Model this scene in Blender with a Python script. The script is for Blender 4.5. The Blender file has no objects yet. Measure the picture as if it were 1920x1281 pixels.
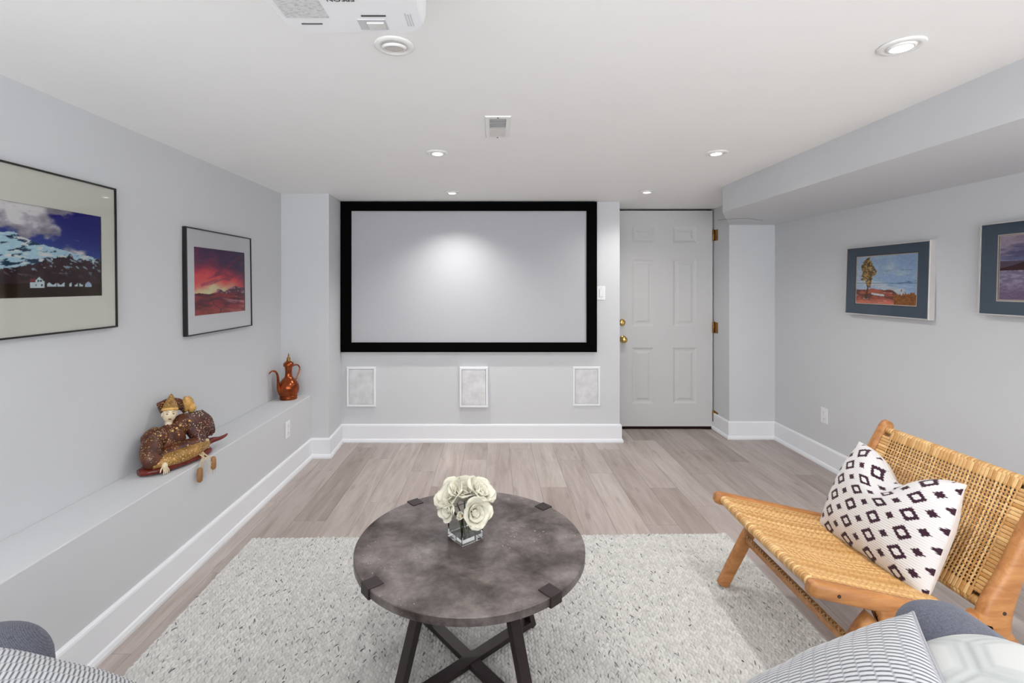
import bpy, bmesh, math, random
import numpy as np
from mathutils import Vector, Matrix, Quaternion

random.seed(7)
rng = np.random.default_rng(7)
PI = math.pi
scene = bpy.context.scene
COL = scene.collection

# ------------------------------------------------------------------ camera
cam_d = bpy.data.cameras.new('camera')
cam_d.sensor_fit = 'HORIZONTAL'
cam_d.sensor_width = 36.0
cam_d.lens = 900 / 1920 * 36.0
cam_d.shift_x = 34 / 1920
cam_d.shift_y = -107.5 / 1920
cam_d.clip_start = 0.02
cam = bpy.data.objects.new('camera', cam_d)
cam.location = (0, 0, 1.34)
cam.rotation_euler = (PI / 2, 0, 0)
COL.objects.link(cam)
scene.camera = cam

# ------------------------------------------------------------------ world, exposure
world = bpy.data.worlds.new('world')
scene.world = world
world.use_nodes = True
bg = world.node_tree.nodes['Background']
bg.inputs['Color'].default_value = (0.97, 0.985, 1.0, 1)
bg.inputs['Strength'].default_value = 2.45
scene.view_settings.view_transform = 'Standard'
scene.view_settings.look = 'None'
scene.view_settings.gamma = 1
scene.view_settings.use_curve_mapping = False
scene.view_settings.exposure = 1.0

CEIL = 2.04
LAMP_W = 21.0
# recessed lamps of the ceiling: two columns, rows 1.12 m apart (the rows behind the camera included)
LAMPS = [(-0.317, 3.65), (1.154, 3.62), (-0.30, 2.55), (1.181, 2.55), (-0.292, 1.406), (1.194, 1.406)]
LAMP_ON = [2.1, 1.0, 1.1, 1.2, 0.35, 1.2]
for (x, y), k in list(zip(LAMPS, LAMP_ON)) + [((-0.3, 0.28), 0.8), ((1.19, 0.28), 0.55), ((-0.3, -0.84), 1.0), ((1.19, -0.84), 1.0)]:
    ld = bpy.data.lights.new('downlight_beam', 'SPOT')
    ld.energy = LAMP_W * k
    narrow = (y > 3.6 and x < 0)            # the halogen by the screen has a tight beam
    ld.spot_size = math.radians(126 if narrow else 150)
    ld.spot_blend = 1.0 if narrow else 0.9
    ld.shadow_soft_size = 0.035
    ld.color = (1.0, 0.975, 0.94)
    lo = bpy.data.objects.new('downlight_beam', ld)
    lo.location = (x, y, CEIL - 0.012)
    if narrow:
        lo.rotation_euler = (math.radians(1), 0, 0)
    COL.objects.link(lo)

# ------------------------------------------------------------------ helpers
def lin(r, g=None, b=None):
    if g is None:
        g = b = r
    out = []
    for c in (r, g, b):
        c = c / 255
        out.append(c / 12.92 if c <= 0.04045 else ((c + 0.055) / 1.055) ** 2.4)
    return tuple(out)

def lin_np(a):
    a = np.clip(a, 0, 255) / 255
    return np.where(a <= 0.04045, a / 12.92, ((a + 0.055) / 1.055) ** 2.4)

class NT:
    def __init__(self, name):
        self.m = bpy.data.materials.new(name)
        self.m.use_nodes = True
        self.t = self.m.node_tree
        self.bsdf = self.t.nodes['Principled BSDF']
        self.out = self.t.nodes['Material Output']
    def n(self, kind, **kw):
        nd = self.t.nodes.new(kind)
        for k, v in kw.items():
            setattr(nd, k, v)
        return nd
    def l(self, a, b):
        self.t.links.new(a, b)
    def set(self, **kw):
        for k, v in kw.items():
            k = k.replace('_', ' ')
            if k in ('Base Color', 'Emission Color', 'Specular Tint') and len(v) == 3:
                v = (*v, 1)
            self.bsdf.inputs[k].default_value = v
    def coords(self, kind='Object', scale=(1, 1, 1)):
        tc = self.n('ShaderNodeTexCoord')
        mp = self.n('ShaderNodeMapping')
        mp.inputs['Scale'].default_value = scale
        self.l(tc.outputs[kind], mp.inputs['Vector'])
        return mp.outputs['Vector']
    def noise(self, vec, scale, detail=4, rough=0.55, dist=0.0):
        nd = self.n('ShaderNodeTexNoise')
        nd.inputs['Scale'].default_value = scale
        nd.inputs['Detail'].default_value = detail
        nd.inputs['Roughness'].default_value = rough
        nd.inputs['Distortion'].default_value = dist
        if vec is not None:
            self.l(vec, nd.inputs['Vector'])
        return nd.outputs['Fac']
    def ramp(self, fac, stops):
        r = self.n('ShaderNodeValToRGB')
        el = r.color_ramp.elements
        while len(el) < len(stops):
            el.new(0.5)
        for e, (p, c) in zip(el, stops):
            e.position = p
            e.color = (*c, 1)
        self.l(fac, r.inputs['Fac'])
        return r.outputs['Color']
    def mix(self, fac, a, b, mode='MIX'):
        m = self.n('ShaderNodeMix', data_type='RGBA', blend_type=mode)
        for sock, v in ((m.inputs[0], fac), (m.inputs[6], a), (m.inputs[7], b)):
            if isinstance(v, (int, float)):
                sock.default_value = v
            elif isinstance(v, tuple):
                sock.default_value = (*v, 1) if len(v) == 3 else v
            else:
                self.l(v, sock)
        return m.outputs[2]
    def math(self, op, a, b=0.0):
        m = self.n('ShaderNodeMath', operation=op)
        for i, v in enumerate((a, b)):
            if isinstance(v, (int, float)):
                m.inputs[i].default_value = v
            else:
                self.l(v, m.inputs[i])
        return m.outputs[0]
    def bump(self, h, strength=0.2, dist=0.01):
        b = self.n('ShaderNodeBump')
        b.inputs['Strength'].default_value = strength
        b.inputs['Distance'].default_value = dist
        self.l(h, b.inputs['Height'])
        self.l(b.outputs['Normal'], self.bsdf.inputs['Normal'])

def plain(name, col, rough=0.5, metal=0.0, var=0.06, scale=20, bump=0.0, spec=0.5):
    """a procedural paint/metal/cloth: base colour with faint noise"""
    t = NT(name)
    v = t.coords('Object')
    f = t.noise(v, scale, 3)
    a = tuple(c * (1 - var) for c in col)
    b = tuple(min(1, c * (1 + var)) for c in col)
    t.l(t.ramp(f, [(0.3, a), (0.7, b)]), t.bsdf.inputs['Base Color'])
    t.set(Roughness=rough, Metallic=metal)
    t.bsdf.inputs['Specular IOR Level'].default_value = spec
    if bump:
        t.bump(t.noise(v, scale * 6, 2), bump, 0.002)
    return t.m

def attr_mat(name, rough=0.6, spec=0.4, bumpscale=0, bump=0.0, sheen=0.0):
    t = NT(name)
    a = t.n('ShaderNodeAttribute', attribute_name='col')
    t.l(a.outputs['Color'], t.bsdf.inputs['Base Color'])
    t.set(Roughness=rough)
    t.bsdf.inputs['Specular IOR Level'].default_value = spec
    if sheen:
        t.bsdf.inputs['Sheen Weight'].default_value = sheen
    if bump:
        t.bump(t.noise(t.coords('Object'), bumpscale, 2), bump, 0.002)
    return t.m

def tag(o, label=None, cat=None, group=None, kind=None):
    if label: o['label'] = label
    if cat: o['category'] = cat
    if group: o['group'] = group
    if kind: o['kind'] = kind
    return o

def empty(name, loc, rotz=0, label=None, cat=None, group=None, kind=None):
    o = bpy.data.objects.new(name, None)
    o.empty_display_size = 0.05
    o.location = loc
    o.rotation_euler = (0, 0, rotz)
    COL.objects.link(o)
    return tag(o, label, cat, group, kind)

def link(name, me, mat, parent=None):
    o = bpy.data.objects.new(name, me)
    if mat is not None and len(me.materials) == 0:
        me.materials.append(mat)
    COL.objects.link(o)
    if parent is not None:
        o.parent = parent
    return o

def bm_obj(name, bm, mat, parent=None, smooth=False):
    bmesh.ops.recalc_face_normals(bm, faces=bm.faces[:])
    if smooth:                                  # end caps stay flat with a crisp rim
        for f in bm.faces:
            f.smooth = len(f.verts) <= 4
            if len(f.verts) > 4:
                for e in f.edges:
                    e.smooth = False
    me = bpy.data.meshes.new(name)
    bm.to_mesh(me)
    bm.free()
    return link(name, me, mat, parent)

def py_obj(name, verts, faces, mat, parent=None, smooth=False, colors=None):
    me = bpy.data.meshes.new(name)
    verts = np.asarray(verts, dtype=np.float32)
    if isinstance(faces, np.ndarray):
        faces = faces.tolist()
    me.from_pydata(verts.tolist(), [], faces)
    if smooth:
        me.polygons.foreach_set('use_smooth', [True] * len(me.polygons))
    if colors is not None:
        at = me.color_attributes.new('col', 'FLOAT_COLOR', 'POINT')
        c4 = np.ones((len(verts), 4), dtype=np.float32)
        c4[:, :3] = colors
        at.data.foreach_set('color', c4.ravel())
    me.update()
    return link(name, me, mat, parent)

def add_box(bm, lo, hi, bevel=0.0, seg=2, mtx=None):
    lo, hi = Vector(lo), Vector(hi)
    r = bmesh.ops.create_cube(bm, size=1.0)
    vs = r['verts']
    c = (lo + hi) / 2
    s = hi - lo
    for v in vs:
        v.co = Vector((v.co.x * s.x, v.co.y * s.y, v.co.z * s.z)) + c
    if bevel > 0:
        es = list({e for v in vs for e in v.link_edges})
        g = bmesh.ops.bevel(bm, geom=es, offset=bevel, segments=seg, affect='EDGES', profile=0.5)
        vs = list({v for f in g['faces'] for v in f.verts} | {v for v in vs if v.is_valid})
    if mtx is not None:
        for v in vs:
            v.co = mtx @ v.co
    return vs

def box(name, lo, hi, mat, parent=None, bevel=0.0, seg=2, mtx=None, smooth=False):
    bm = bmesh.new()
    add_box(bm, lo, hi, bevel, seg, mtx)
    return bm_obj(name, bm, mat, parent, smooth)

def prism(name, pts, z0, z1, mat, parent=None):
    bm = bmesh.new()
    a = [bm.verts.new((x, y, z0)) for x, y in pts]
    b = [bm.verts.new((x, y, z1)) for x, y in pts]
    bm.faces.new(a[::-1]); bm.faces.new(b)
    n = len(pts)
    for i in range(n):
        j = (i + 1) % n
        bm.faces.new((a[i], a[j], b[j], b[i]))
    return bm_obj(name, bm, mat, parent)

def add_lathe(bm, prof, seg=32, center=(0, 0, 0), rot=None):
    """prof: (r, z) list; closed with caps where r>0 at the ends"""
    rings = []
    c = Vector(center)
    for r, z in prof:
        if r < 1e-6:
            p = Vector((0, 0, z))
            if rot: p = rot @ p
            rings.append([bm.verts.new(p + c)])
        else:
            ring = []
            for i in range(seg):
                a = 2 * PI * i / seg
                p = Vector((r * math.cos(a), r * math.sin(a), z))
                if rot: p = rot @ p
                ring.append(bm.verts.new(p + c))
            rings.append(ring)
    for A, B in zip(rings[:-1], rings[1:]):
        if len(A) == 1 and len(B) == 1: continue
        for i in range(seg):
            j = (i + 1) % seg
            if len(A) == 1: bm.faces.new((A[0], B[j], B[i]))
            elif len(B) == 1: bm.faces.new((A[i], A[j], B[0]))
            else: bm.faces.new((A[i], A[j], B[j], B[i]))
    if len(rings[0]) > 1: bm.faces.new(rings[0][::-1])
    if len(rings[-1]) > 1: bm.faces.new(rings[-1])

def lathe(name, prof, mat, parent=None, seg=32, center=(0, 0, 0), rot=None, smooth=True):
    bm = bmesh.new()
    add_lathe(bm, prof, seg, center, rot)
    return bm_obj(name, bm, mat, parent, smooth)

def smooth_path(pts, n=8):
    """Catmull-Rom through pts (tuples of any length)"""
    P = [np.array(p, float) for p in pts]
    P = [2 * P[0] - P[1]] + P + [2 * P[-1] - P[-2]]
    out = []
    for i in range(1, len(P) - 2):
        for k in range(n):
            t = k / n
            out.append(0.5 * (2 * P[i] + (P[i + 1] - P[i - 1]) * t + (2 * P[i - 1] - 5 * P[i] + 4 * P[i + 1] - P[i + 2]) * t * t
                              + (-P[i - 1] + 3 * P[i] - 3 * P[i + 1] + P[i + 2]) * t ** 3))
    out.append(P[-2])
    return out

def add_sweep(bm, path, up=(0, 0, 1), seg=16, power=2.0, cap=True):
    """path: rows (x, y, z, half_width, half_height); superellipse section, width axis = tangent x up"""
    up0 = Vector(up)
    pts = [Vector(p[:3]) for p in path]
    rings = []
    for i, p in enumerate(path):
        t = (pts[min(i + 1, len(pts) - 1)] - pts[max(i - 1, 0)]).normalized()
        w = t.cross(up0)
        w = w.normalized() if w.length > 1e-5 else Vector((1, 0, 0))
        u = w.cross(t).normalized()
        ring = []
        for k in range(seg):
            a = 2 * PI * (k + 0.5) / seg
            ca, sa = math.cos(a), math.sin(a)
            cx = math.copysign(abs(ca) ** (2 / power), ca)
            cy = math.copysign(abs(sa) ** (2 / power), sa)
            ring.append(bm.verts.new(pts[i] + w * (p[3] * cx) + u * (p[4] * cy)))
        rings.append(ring)
    for A, B in zip(rings[:-1], rings[1:]):
        for i in range(seg):
            j = (i + 1) % seg
            bm.faces.new((A[i], A[j], B[j], B[i]))
    if cap:
        bm.faces.new(rings[0][::-1]); bm.faces.new(rings[-1])

def sweep(name, path, mat, parent=None, up=(0, 0, 1), seg=16, power=2.0, smooth=True):
    bm = bmesh.new()
    add_sweep(bm, path, up, seg, power)
    return bm_obj(name, bm, mat, parent, smooth)

def tube(name, pts, r, mat, parent=None, n=6, seg=10):
    rows = [tuple(p) + ((r, r) if len(p) == 3 else (p[3], p[3])) for p in pts]
    if n > 1 and len(rows) > 2:
        rows = smooth_path(rows, n)
    t = Vector(rows[1][:3]) - Vector(rows[0][:3])
    up = (0, 0, 1) if abs(t.normalized().z) < 0.8 else (0, 1, 0)
    return sweep(name, rows, mat, parent, up, seg)

def add_blob(bm, center, radii, rot=None, nu=20, nv=12, jitter=0.0, seed=0):
    r = random.Random(seed)
    m = bmesh.ops.create_uvsphere(bm, u_segments=nu, v_segments=nv, radius=1)
    for v in m['verts']:
        k = 1 + jitter * (r.random() - 0.5) * 2
        p = Vector((v.co.x * radii[0] * k, v.co.y * radii[1] * k, v.co.z * radii[2] * k))
        if rot: p = rot @ p
        v.co = p + Vector(center)

def blob(name, center, radii, mat, parent=None, rot=None, nu=20, nv=12, jitter=0.0, seed=0):
    bm = bmesh.new()
    add_blob(bm, center, radii, rot, nu, nv, jitter, seed)
    return bm_obj(name, bm, mat, parent, True)

# numpy value noise -----------------------------------------------------------
def vnoise(x, y, seed):
    r = np.random.default_rng(seed)
    T = r.random((256, 256))
    xi, yi = np.floor(x).astype(int), np.floor(y).astype(int)
    fx, fy = x - xi, y - yi
    fx, fy = fx * fx * (3 - 2 * fx), fy * fy * (3 - 2 * fy)
    g = lambda a, b: T[a % 256, b % 256]
    return (g(xi, yi) * (1 - fx) + g(xi + 1, yi) * fx) * (1 - fy) + (g(xi, yi + 1) * (1 - fx) + g(xi + 1, yi + 1) * fx) * fy

def fbm(x, y, seed, octs=5):
    s, a, t = 0, 0.5, 0
    for k in range(octs):
        s = s + a * vnoise(x * 2 ** k, y * 2 ** k, seed + k)
        t += a
        a *= 0.5
    return s / t

def sstep(a, b, x):
    t = np.clip((x - a) / (b - a), 0, 1)
    return t * t * (3 - 2 * t)

# ------------------------------------------------------------------ materials
def paint(name, col, bump=0.05):
    t = NT(name)
    v = t.coords('Object')
    f = t.noise(v, 3.0, 3)
    t.l(t.ramp(f, [(0.3, tuple(c * 0.985 for c in col)), (0.7, col)]), t.bsdf.inputs['Base Color'])
    t.set(Roughness=0.75)
    t.bsdf.inputs['Specular IOR Level'].default_value = 0.25
    t.bump(t.noise(v, 260, 2), bump, 0.002)
    return t.m

M_WALL = paint('wall_paint', lin(208, 210, 213), 0.08)
M_CEIL = paint('ceiling_paint', lin(246, 246, 245), 0.06)
M_TRIM = paint('trim_paint', lin(232, 234, 238), 0.02)
M_DOOR = paint('door_paint', lin(203, 203, 203), 0.02)
M_PLASTIC = plain('white_plastic', lin(232, 233, 235), 0.4, var=0.01)
M_PLASTIC_G = plain('grey_plastic', lin(190, 191, 194), 0.5, var=0.03)
M_SLOT = plain('slot_dark', lin(60, 58, 58), 0.6, var=0.05)
M_BLACK = plain('black_velvet', lin(5, 5, 6), 0.9, var=0.1, spec=0.05)
M_VOID = plain('gap_dark', lin(38, 26, 24), 0.9, var=0.1, spec=0.1)
M_SCREEN = plain('screen_fabric', lin(182, 183, 188), 0.8, var=0.01, scale=60, bump=0.02)
M_BRASS = plain('brass', lin(212, 178, 110), 0.25, 1.0, var=0.1)
M_BRASS_DK = plain('aged_brass', lin(150, 112, 62), 0.4, 1.0, var=0.25, scale=60)
M_COPPER = None
M_STEEL = plain('brown_black_steel', lin(50, 40, 40), 0.45, 0.2, var=0.12)
M_WHITE = plain('white_enamel', lin(238, 238, 236), 0.35, var=0.01)
M_ALU = plain('satin_reflector', lin(222, 216, 208), 0.35, 0.2, var=0.05)
M_FRAME_BK = plain('black_frame', lin(22, 17, 18), 0.3, var=0.1)
M_FRAME_SV = plain('silver_frame', lin(205, 202, 200), 0.35, 0.3, var=0.03)
M_MAT_W = plain('ivory_mat_board', lin(242, 242, 233), 0.9, var=0.01, spec=0.1)
M_MAT_W2 = plain('white_mat_board', lin(240, 242, 246), 0.9, var=0.01, spec=0.1)
M_MAT_B = plain('slate_mat_board', lin(98, 112, 128), 0.9, var=0.03, spec=0.1)
M_MAT_C = plain('cream_bevel', lin(225, 215, 205), 0.9, var=0.02, spec=0.1)
M_PRINT = attr_mat('print_ink', 0.7, 0.2)

def mk_copper():
    t = NT('hammered_copper')
    v = t.coords('Object')
    f = t.noise(v, 14, 4)
    t.l(t.ramp(f, [(0.3, lin(112, 48, 24)), (0.7, lin(176, 92, 52))]), t.bsdf.inputs['Base Color'])
    t.set(Roughness=0.22, Metallic=0.85)
    t.bump(t.noise(v, 60, 2), 0.15, 0.003)
    return t.m
M_COPPER = mk_copper()

def mk_pane():
    t = NT('picture_glass')
    t.t.nodes.remove(t.bsdf)
    tr = t.n('ShaderNodeBsdfTransparent')
    gl = t.n('ShaderNodeBsdfGlossy')
    gl.inputs['Roughness'].default_value = 0.03
    fr = t.n('ShaderNodeFresnel')
    fr.inputs['IOR'].default_value = 1.35
    mx = t.n('ShaderNodeMixShader')
    t.l(fr.outputs[0], mx.inputs[0]); t.l(tr.outputs[0], mx.inputs[1]); t.l(gl.outputs[0], mx.inputs[2])
    t.l(mx.outputs[0], t.out.inputs['Surface'])
    return t.m
M_PANE = mk_pane()

def mk_glow():
    t = NT('lamp_lens')
    t.set(Base_Color=(1, 1, 1))
    t.bsdf.inputs['Emission Color'].default_value = (1, 0.98, 0.95, 1)
    t.bsdf.inputs['Emission Strength'].default_value = 6
    return t.m
M_GLOW = mk_glow()
def mk_glow2():
    t = NT('lamp_lens_dim')
    t.set(Base_Color=(0.9, 0.88, 0.85))
    t.bsdf.inputs['Emission Color'].default_value = (1, 0.97, 0.93, 1)
    t.bsdf.inputs['Emission Strength'].default_value = 1.2
    return t.m
M_GLOW_DIM = mk_glow2()

def mk_floor():
    t = NT('oak_vinyl_plank')
    tc = t.n('ShaderNodeTexCoord')
    oi = t.n('ShaderNodeObjectInfo')
    add = t.n('ShaderNodeVectorMath', operation='ADD')
    sc = t.n('ShaderNodeVectorMath', operation='SCALE')
    cmb = t.n('ShaderNodeCombineXYZ')
    t.l(oi.outputs['Random'], cmb.inputs[0]); t.l(oi.outputs['Random'], cmb.inputs[1]); t.l(oi.outputs['Random'], cmb.inputs[2])
    t.l(cmb.outputs[0], sc.inputs[0]); sc.inputs['Scale'].default_value = 37.0
    t.l(tc.outputs['Object'], add.inputs[0]); t.l(sc.outputs[0], add.inputs[1])
    mp = t.n('ShaderNodeMapping'); mp.inputs['Scale'].default_value = (9, 0.9, 9)
    t.l(add.outputs[0], mp.inputs['Vector'])
    grain = t.noise(mp.outputs[0], 2.2, 6, 0.6, 0.6)
    mp2 = t.n('ShaderNodeMapping'); mp2.inputs['Scale'].default_value = (60, 2.5, 60)
    t.l(add.outputs[0], mp2.inputs['Vector'])
    fine = t.noise(mp2.outputs[0], 2.0, 4, 0.6)
    base = t.ramp(grain, [(0.22, lin(158, 145, 138)), (0.42, lin(182, 171, 165)), (0.58, lin(194, 184, 179)), (0.8, lin(205, 198, 194))])
    fineC = t.ramp(fine, [(0.3, (0.86, 0.85, 0.84)), (0.6, (1, 1, 1))])
    c1 = t.mix(0.6, base, fineC, 'MULTIPLY')
    tint = t.ramp(oi.outputs['Random'], [(0.0, (0.70, 0.67, 0.645)), (0.35, (0.82, 0.79, 0.79)), (0.7, (0.86, 0.835, 0.835)), (1.0, (0.95, 0.95, 0.94))])
    c2 = t.mix(1.0, c1, tint, 'MULTIPLY')
    # knots and mineral streaks
    vo = t.n('ShaderNodeTexVoronoi'); vo.inputs['Scale'].default_value = 1.0
    mp3 = t.n('ShaderNodeMapping'); mp3.inputs['Scale'].default_value = (7.0, 2.0, 1)
    t.l(add.outputs[0], mp3.inputs['Vector']); t.l(mp3.outputs[0], vo.inputs['Vector'])
    kn = t.ramp(vo.outputs['Distance'], [(0.03, (1, 1, 1)), (0.13, (0, 0, 0))])
    c3 = t.mix(t.math('MULTIPLY', kn, 0.45), c2, lin(120, 102, 90))
    t.l(c3, t.bsdf.inputs['Base Color'])
    t.set(Roughness=0.42)
    t.bsdf.inputs['Specular IOR Level'].default_value = 0.35
    t.bump(fine, 0.06, 0.002)
    return t.m
M_FLOOR = mk_floor()

def mk_wood(name, dark, light, axis=(2, 14, 14), rough=0.4):
    t = NT(name)
    v = t.coords('Object', axis)
    f = t.noise(v, 3.0, 5, 0.6, 0.8)
    t.l(t.ramp(f, [(0.25, dark), (0.75, light)]), t.bsdf.inputs['Base Color'])
    t.set(Roughness=rough)
    t.bump(f, 0.05, 0.002)
    return t.m
M_TEAK = mk_wood('honey_teak', lin(150, 92, 46), lin(196, 140, 84))

def mk_stone():
    t = NT('concrete_laminate')
    v = t.coords('Object')
    f = t.noise(v, 6.5, 9, 0.68, 0.12)
    f2 = t.noise(v, 17, 6, 0.72, 0.1)
    base = t.ramp(f, [(0.34, lin(50, 43, 40)), (0.45, lin(84, 76, 74)), (0.55, lin(110, 102, 100)), (0.70, lin(140, 133, 131))])
    c = t.mix(0.55, base, t.ramp(f2, [(0.32, (0.62, 0.6, 0.59)), (0.62, (1.08, 1.08, 1.08))]), 'MULTIPLY')
    # pale flecks gathered in patches
    fl = t.noise(v, 120, 2, 0.5)
    pa = t.noise(v, 6, 2, 0.5)
    m = t.math('MULTIPLY', t.ramp(fl, [(0.68, (0, 0, 0)), (0.74, (1, 1, 1))]), t.ramp(pa, [(0.52, (0, 0, 0)), (0.6, (1, 1, 1))]))
    c = t.mix(t.math('MULTIPLY', m, 0.7), c, lin(196, 190, 182))
    t.l(c, t.bsdf.inputs['Base Color'])
    t.set(Roughness=0.38)
    t.bsdf.inputs['Specular IOR Level'].default_value = 0.4
    t.bump(f2, 0.03, 0.002)
    return t.m
M_STONE = mk_stone()

M_RATTAN = attr_mat('rattan_strand', 0.38, 0.5, 300, 0.05)
M_RUG = attr_mat('rug_wool', 0.95, 0.05, 500, 0.2, 0.1)
M_RUG_BASE = plain('rug_backing', lin(186, 184, 180), 0.95, var=0.05, spec=0.05)
M_PILLOW = attr_mat('pillow_cloth', 0.9, 0.1, 700, 0.12, 0.15)

def mk_sofa():
    t = NT('navy_grey_upholstery')
    v = t.coords('Object')
    f = t.noise(v, 260, 3, 0.7)
    w = t.n('ShaderNodeTexWave', wave_type='BANDS', bands_direction='DIAGONAL')
    w.inputs['Scale'].default_value = 170
    w.inputs['Distortion'].default_value = 2.0
    t.l(v, w.inputs['Vector'])
    c = t.ramp(f, [(0.3, lin(70, 72, 84)), (0.7, lin(110, 114, 128))])
    c = t.mix(0.25, c, t.ramp(w.outputs['Fac'], [(0.2, lin(64, 66, 78)), (0.8, lin(120, 124, 138))]))
    t.l(c, t.bsdf.inputs['Base Color'])
    t.set(Roughness=0.95)
    t.bsdf.inputs['Specular IOR Level'].default_value = 0.1
    t.bsdf.inputs['Sheen Weight'].default_value = 0.15
    t.bump(f, 0.4, 0.003)
    return t.m
M_SOFA = mk_sofa()

def mk_petal():
    t = NT('silk_petal')
    v = t.coords('Object')
    f = t.noise(v, 30, 3)
    t.l(t.ramp(f, [(0.3, lin(206, 203, 184)), (0.7, lin(228, 226, 212))]), t.bsdf.inputs['Base Color'])
    t.set(Roughness=0.7)
    t.bsdf.inputs['Specular IOR Level'].default_value = 0.2
    t.bsdf.inputs['Subsurface Weight'].default_value = 0.0
    return t.m
M_PETAL = mk_petal()
M_PETAL_IN = plain('petal_heart', lin(214, 196, 160), 0.7, var=0.15, scale=60)
M_STEM = plain('flower_stem', lin(96, 106, 74), 0.6, var=0.2)

def mk_glass(name, tint=(1, 1, 1), ior=1.48):
    t = NT(name)
    t.set(Base_Color=tint, Roughness=0.0, IOR=ior)
    t.bsdf.inputs['Transmission Weight'].default_value = 1.0
    return t.m
M_GLASS = mk_glass('vase_glass', (0.95, 0.98, 0.96))

# ------------------------------------------------------------------ the room shell
XL, XLEDGE, XR = -1.645, -1.414, 2.436
YB, YPIL, YALC, YDOOR, YREAR = 4.08, 3.71, 4.16, 4.45, -1.4
PX0, PX1 = -1.275, -1.297          # pillar's right edge at its front and at the back wall
LEDGE_H = 0.483

S = lambda o: tag(o, kind='structure')
floor = S(box('floor', (-1.75, YREAR, -0.12), (2.55, 4.62, -0.004), M_FLOOR))
S(box('ceiling', (-1.75, YREAR, CEIL), (2.55, 4.62, CEIL + 0.1), M_CEIL))
S(box('wall_left', (XL - 0.1, YREAR, 0), (XL, YPIL, CEIL), M_WALL))
S(box('wall_ledge', (XL, YREAR, 0), (XLEDGE, YPIL, LEDGE_H), M_WALL, bevel=0.004))
S(prism('wall_pillar', [(XL - 0.1, YPIL), (PX0, YPIL), (PX1, YB), (PX1, 4.6), (XL - 0.1, 4.6)], 0, CEIL, M_WALL))
S(box('wall_back', (PX1, YB, 0), (1.07, 4.6, CEIL), M_WALL))
S(box('wall_alcove', (2.04, YALC, 0), (XR + 0.1, 4.6, CEIL), M_WALL))
S(box('wall_right', (XR, YREAR, 0), (XR + 0.1, YALC, CEIL), M_WALL))
S(box('wall_recess', (1.07, YDOOR + 0.06, 0), (2.04, 4.6, CEIL), M_VOID))  # behind the door; dark colour paints the shade in the gap round the slab
BK = CEIL - 0.185
bulk = S(prism('wall_bulkhead', [(1.640, YREAR), (XR, YREAR), (XR, YALC), (2.04, YALC), (1.640, 3.44)], BK, CEIL, M_WALL))
crk = []
for i in range(17):
    t = i / 16
    crk.append((1.80 + 0.37 * t, 3.86 - 0.02 * math.sin(t * 6) - 0.10 * math.sin(t * PI), BK - 0.0005, 0.0016 * (0.4 + math.sin(t * PI)), 0.0012))
sweep('plaster_crack', crk, M_SLOT, bulk, seg=6)

# planks -------------------------------------------------------------------
PW, PLN = 0.18, 1.22
def plank_mesh(w, l):
    bm = bmesh.new()
    vs = add_box(bm, (0, 0, -0.004), (w, l, 0.0))
    top = [e for e in bm.edges if all(v.co.z > -0.001 for v in e.verts)]
    bmesh.ops.bevel(bm, geom=top, offset=0.0009, segments=1, affect='EDGES')
    bmesh.ops.recalc_face_normals(bm, faces=bm.faces[:])
    me = bpy.data.meshes.new('plank')
    bm.to_mesh(me); bm.free()
    me.materials.append(M_FLOOR)
    return me
mesh_cache = {}
x = XLEDGE - 0.08
ci = 0
while x < XR:
    x0, x1 = max(x, XLEDGE + 0.0), min(x + PW, XR)
    off = (ci * 0.47 + 0.13 * (ci % 3)) % 1.0
    y = -0.7 - off * PLN
    yend = YPIL if x1 <= PX0 else (YB if x0 < 1.05 else (YDOOR + 0.06 if x1 < 2.05 else YALC))
    while y < yend:
        y0, y1 = max(y, -0.7), min(y + PLN, yend)
        if y1 - y0 > 0.01 and x1 - x0 > 0.005:
            key = (round(x1 - x0, 4), round(y1 - y0, 4))
            if key not in mesh_cache:
                mesh_cache[key] = plank_mesh(x1 - x0 - 0.0008, y1 - y0 - 0.0008)
            o = bpy.data.objects.new('plank', mesh_cache[key])
            o.location = (x0, y0, 0.0)
            o.parent = floor
            COL.objects.link(o)
        y += PLN
    x += PW
    ci += 1

# baseboards ------------------------------------------------------------------
def baseboard(name, p, q, inside, m0=0.0, m1=0.0):
    """p->q along the wall foot; inside = unit normal into the room; m0/m1: mitre slope at the ends (+1 outer corner, -1 inner)"""
    prof = [(0, 0), (0.026, 0), (0.026, 0.012), (0.021, 0.026), (0.0145, 0.031), (0.0145, 0.138), (0.012, 0.146), (0.006, 0.152), (0, 0.152)]
    p, q, nrm = Vector((*p, 0)), Vector((*q, 0)), Vector((*inside, 0))
    d = (q - p).normalized()
    bm = bmesh.new()
    A = [bm.verts.new(p + nrm * a - d * (a * m0) + Vector((0, 0, h))) for a, h in prof]
    B = [bm.verts.new(q + nrm * a + d * (a * m1) + Vector((0, 0, h))) for a, h in prof]
    n = len(prof)
    for i in range(n):
        j = (i + 1) % n
        bm.faces.new((A[i], A[j], B[j], B[i]))
    bm.faces.new(A[::-1]); bm.faces.new(B)
    return S(bm_obj(name, bm, M_TRIM))
baseboard('baseboard_left', (XLEDGE, YREAR), (XLEDGE, YPIL), (1, 0), 0, -1)
baseboard('baseboard_pillar', (XLEDGE, YPIL), (PX0, YPIL), (0, -1), -1, 1)
baseboard('baseboard_pillar_side', (PX0, YPIL), (PX1, YB), (1, 0), 1, -1)
baseboard('baseboard_back', (PX1, YB), (1.07, YB), (0, -1), -1, 1)
baseboard('baseboard_reveal', (1.07, YB), (1.07, YDOOR), (1, 0), 1, 0)
baseboard('baseboard_recess', (2.04, YDOOR), (2.04, YALC), (-1, 0), 0, 1)
baseboard('baseboard_alcove', (2.04, YALC), (XR, YALC), (0, -1), 1, -1)
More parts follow.
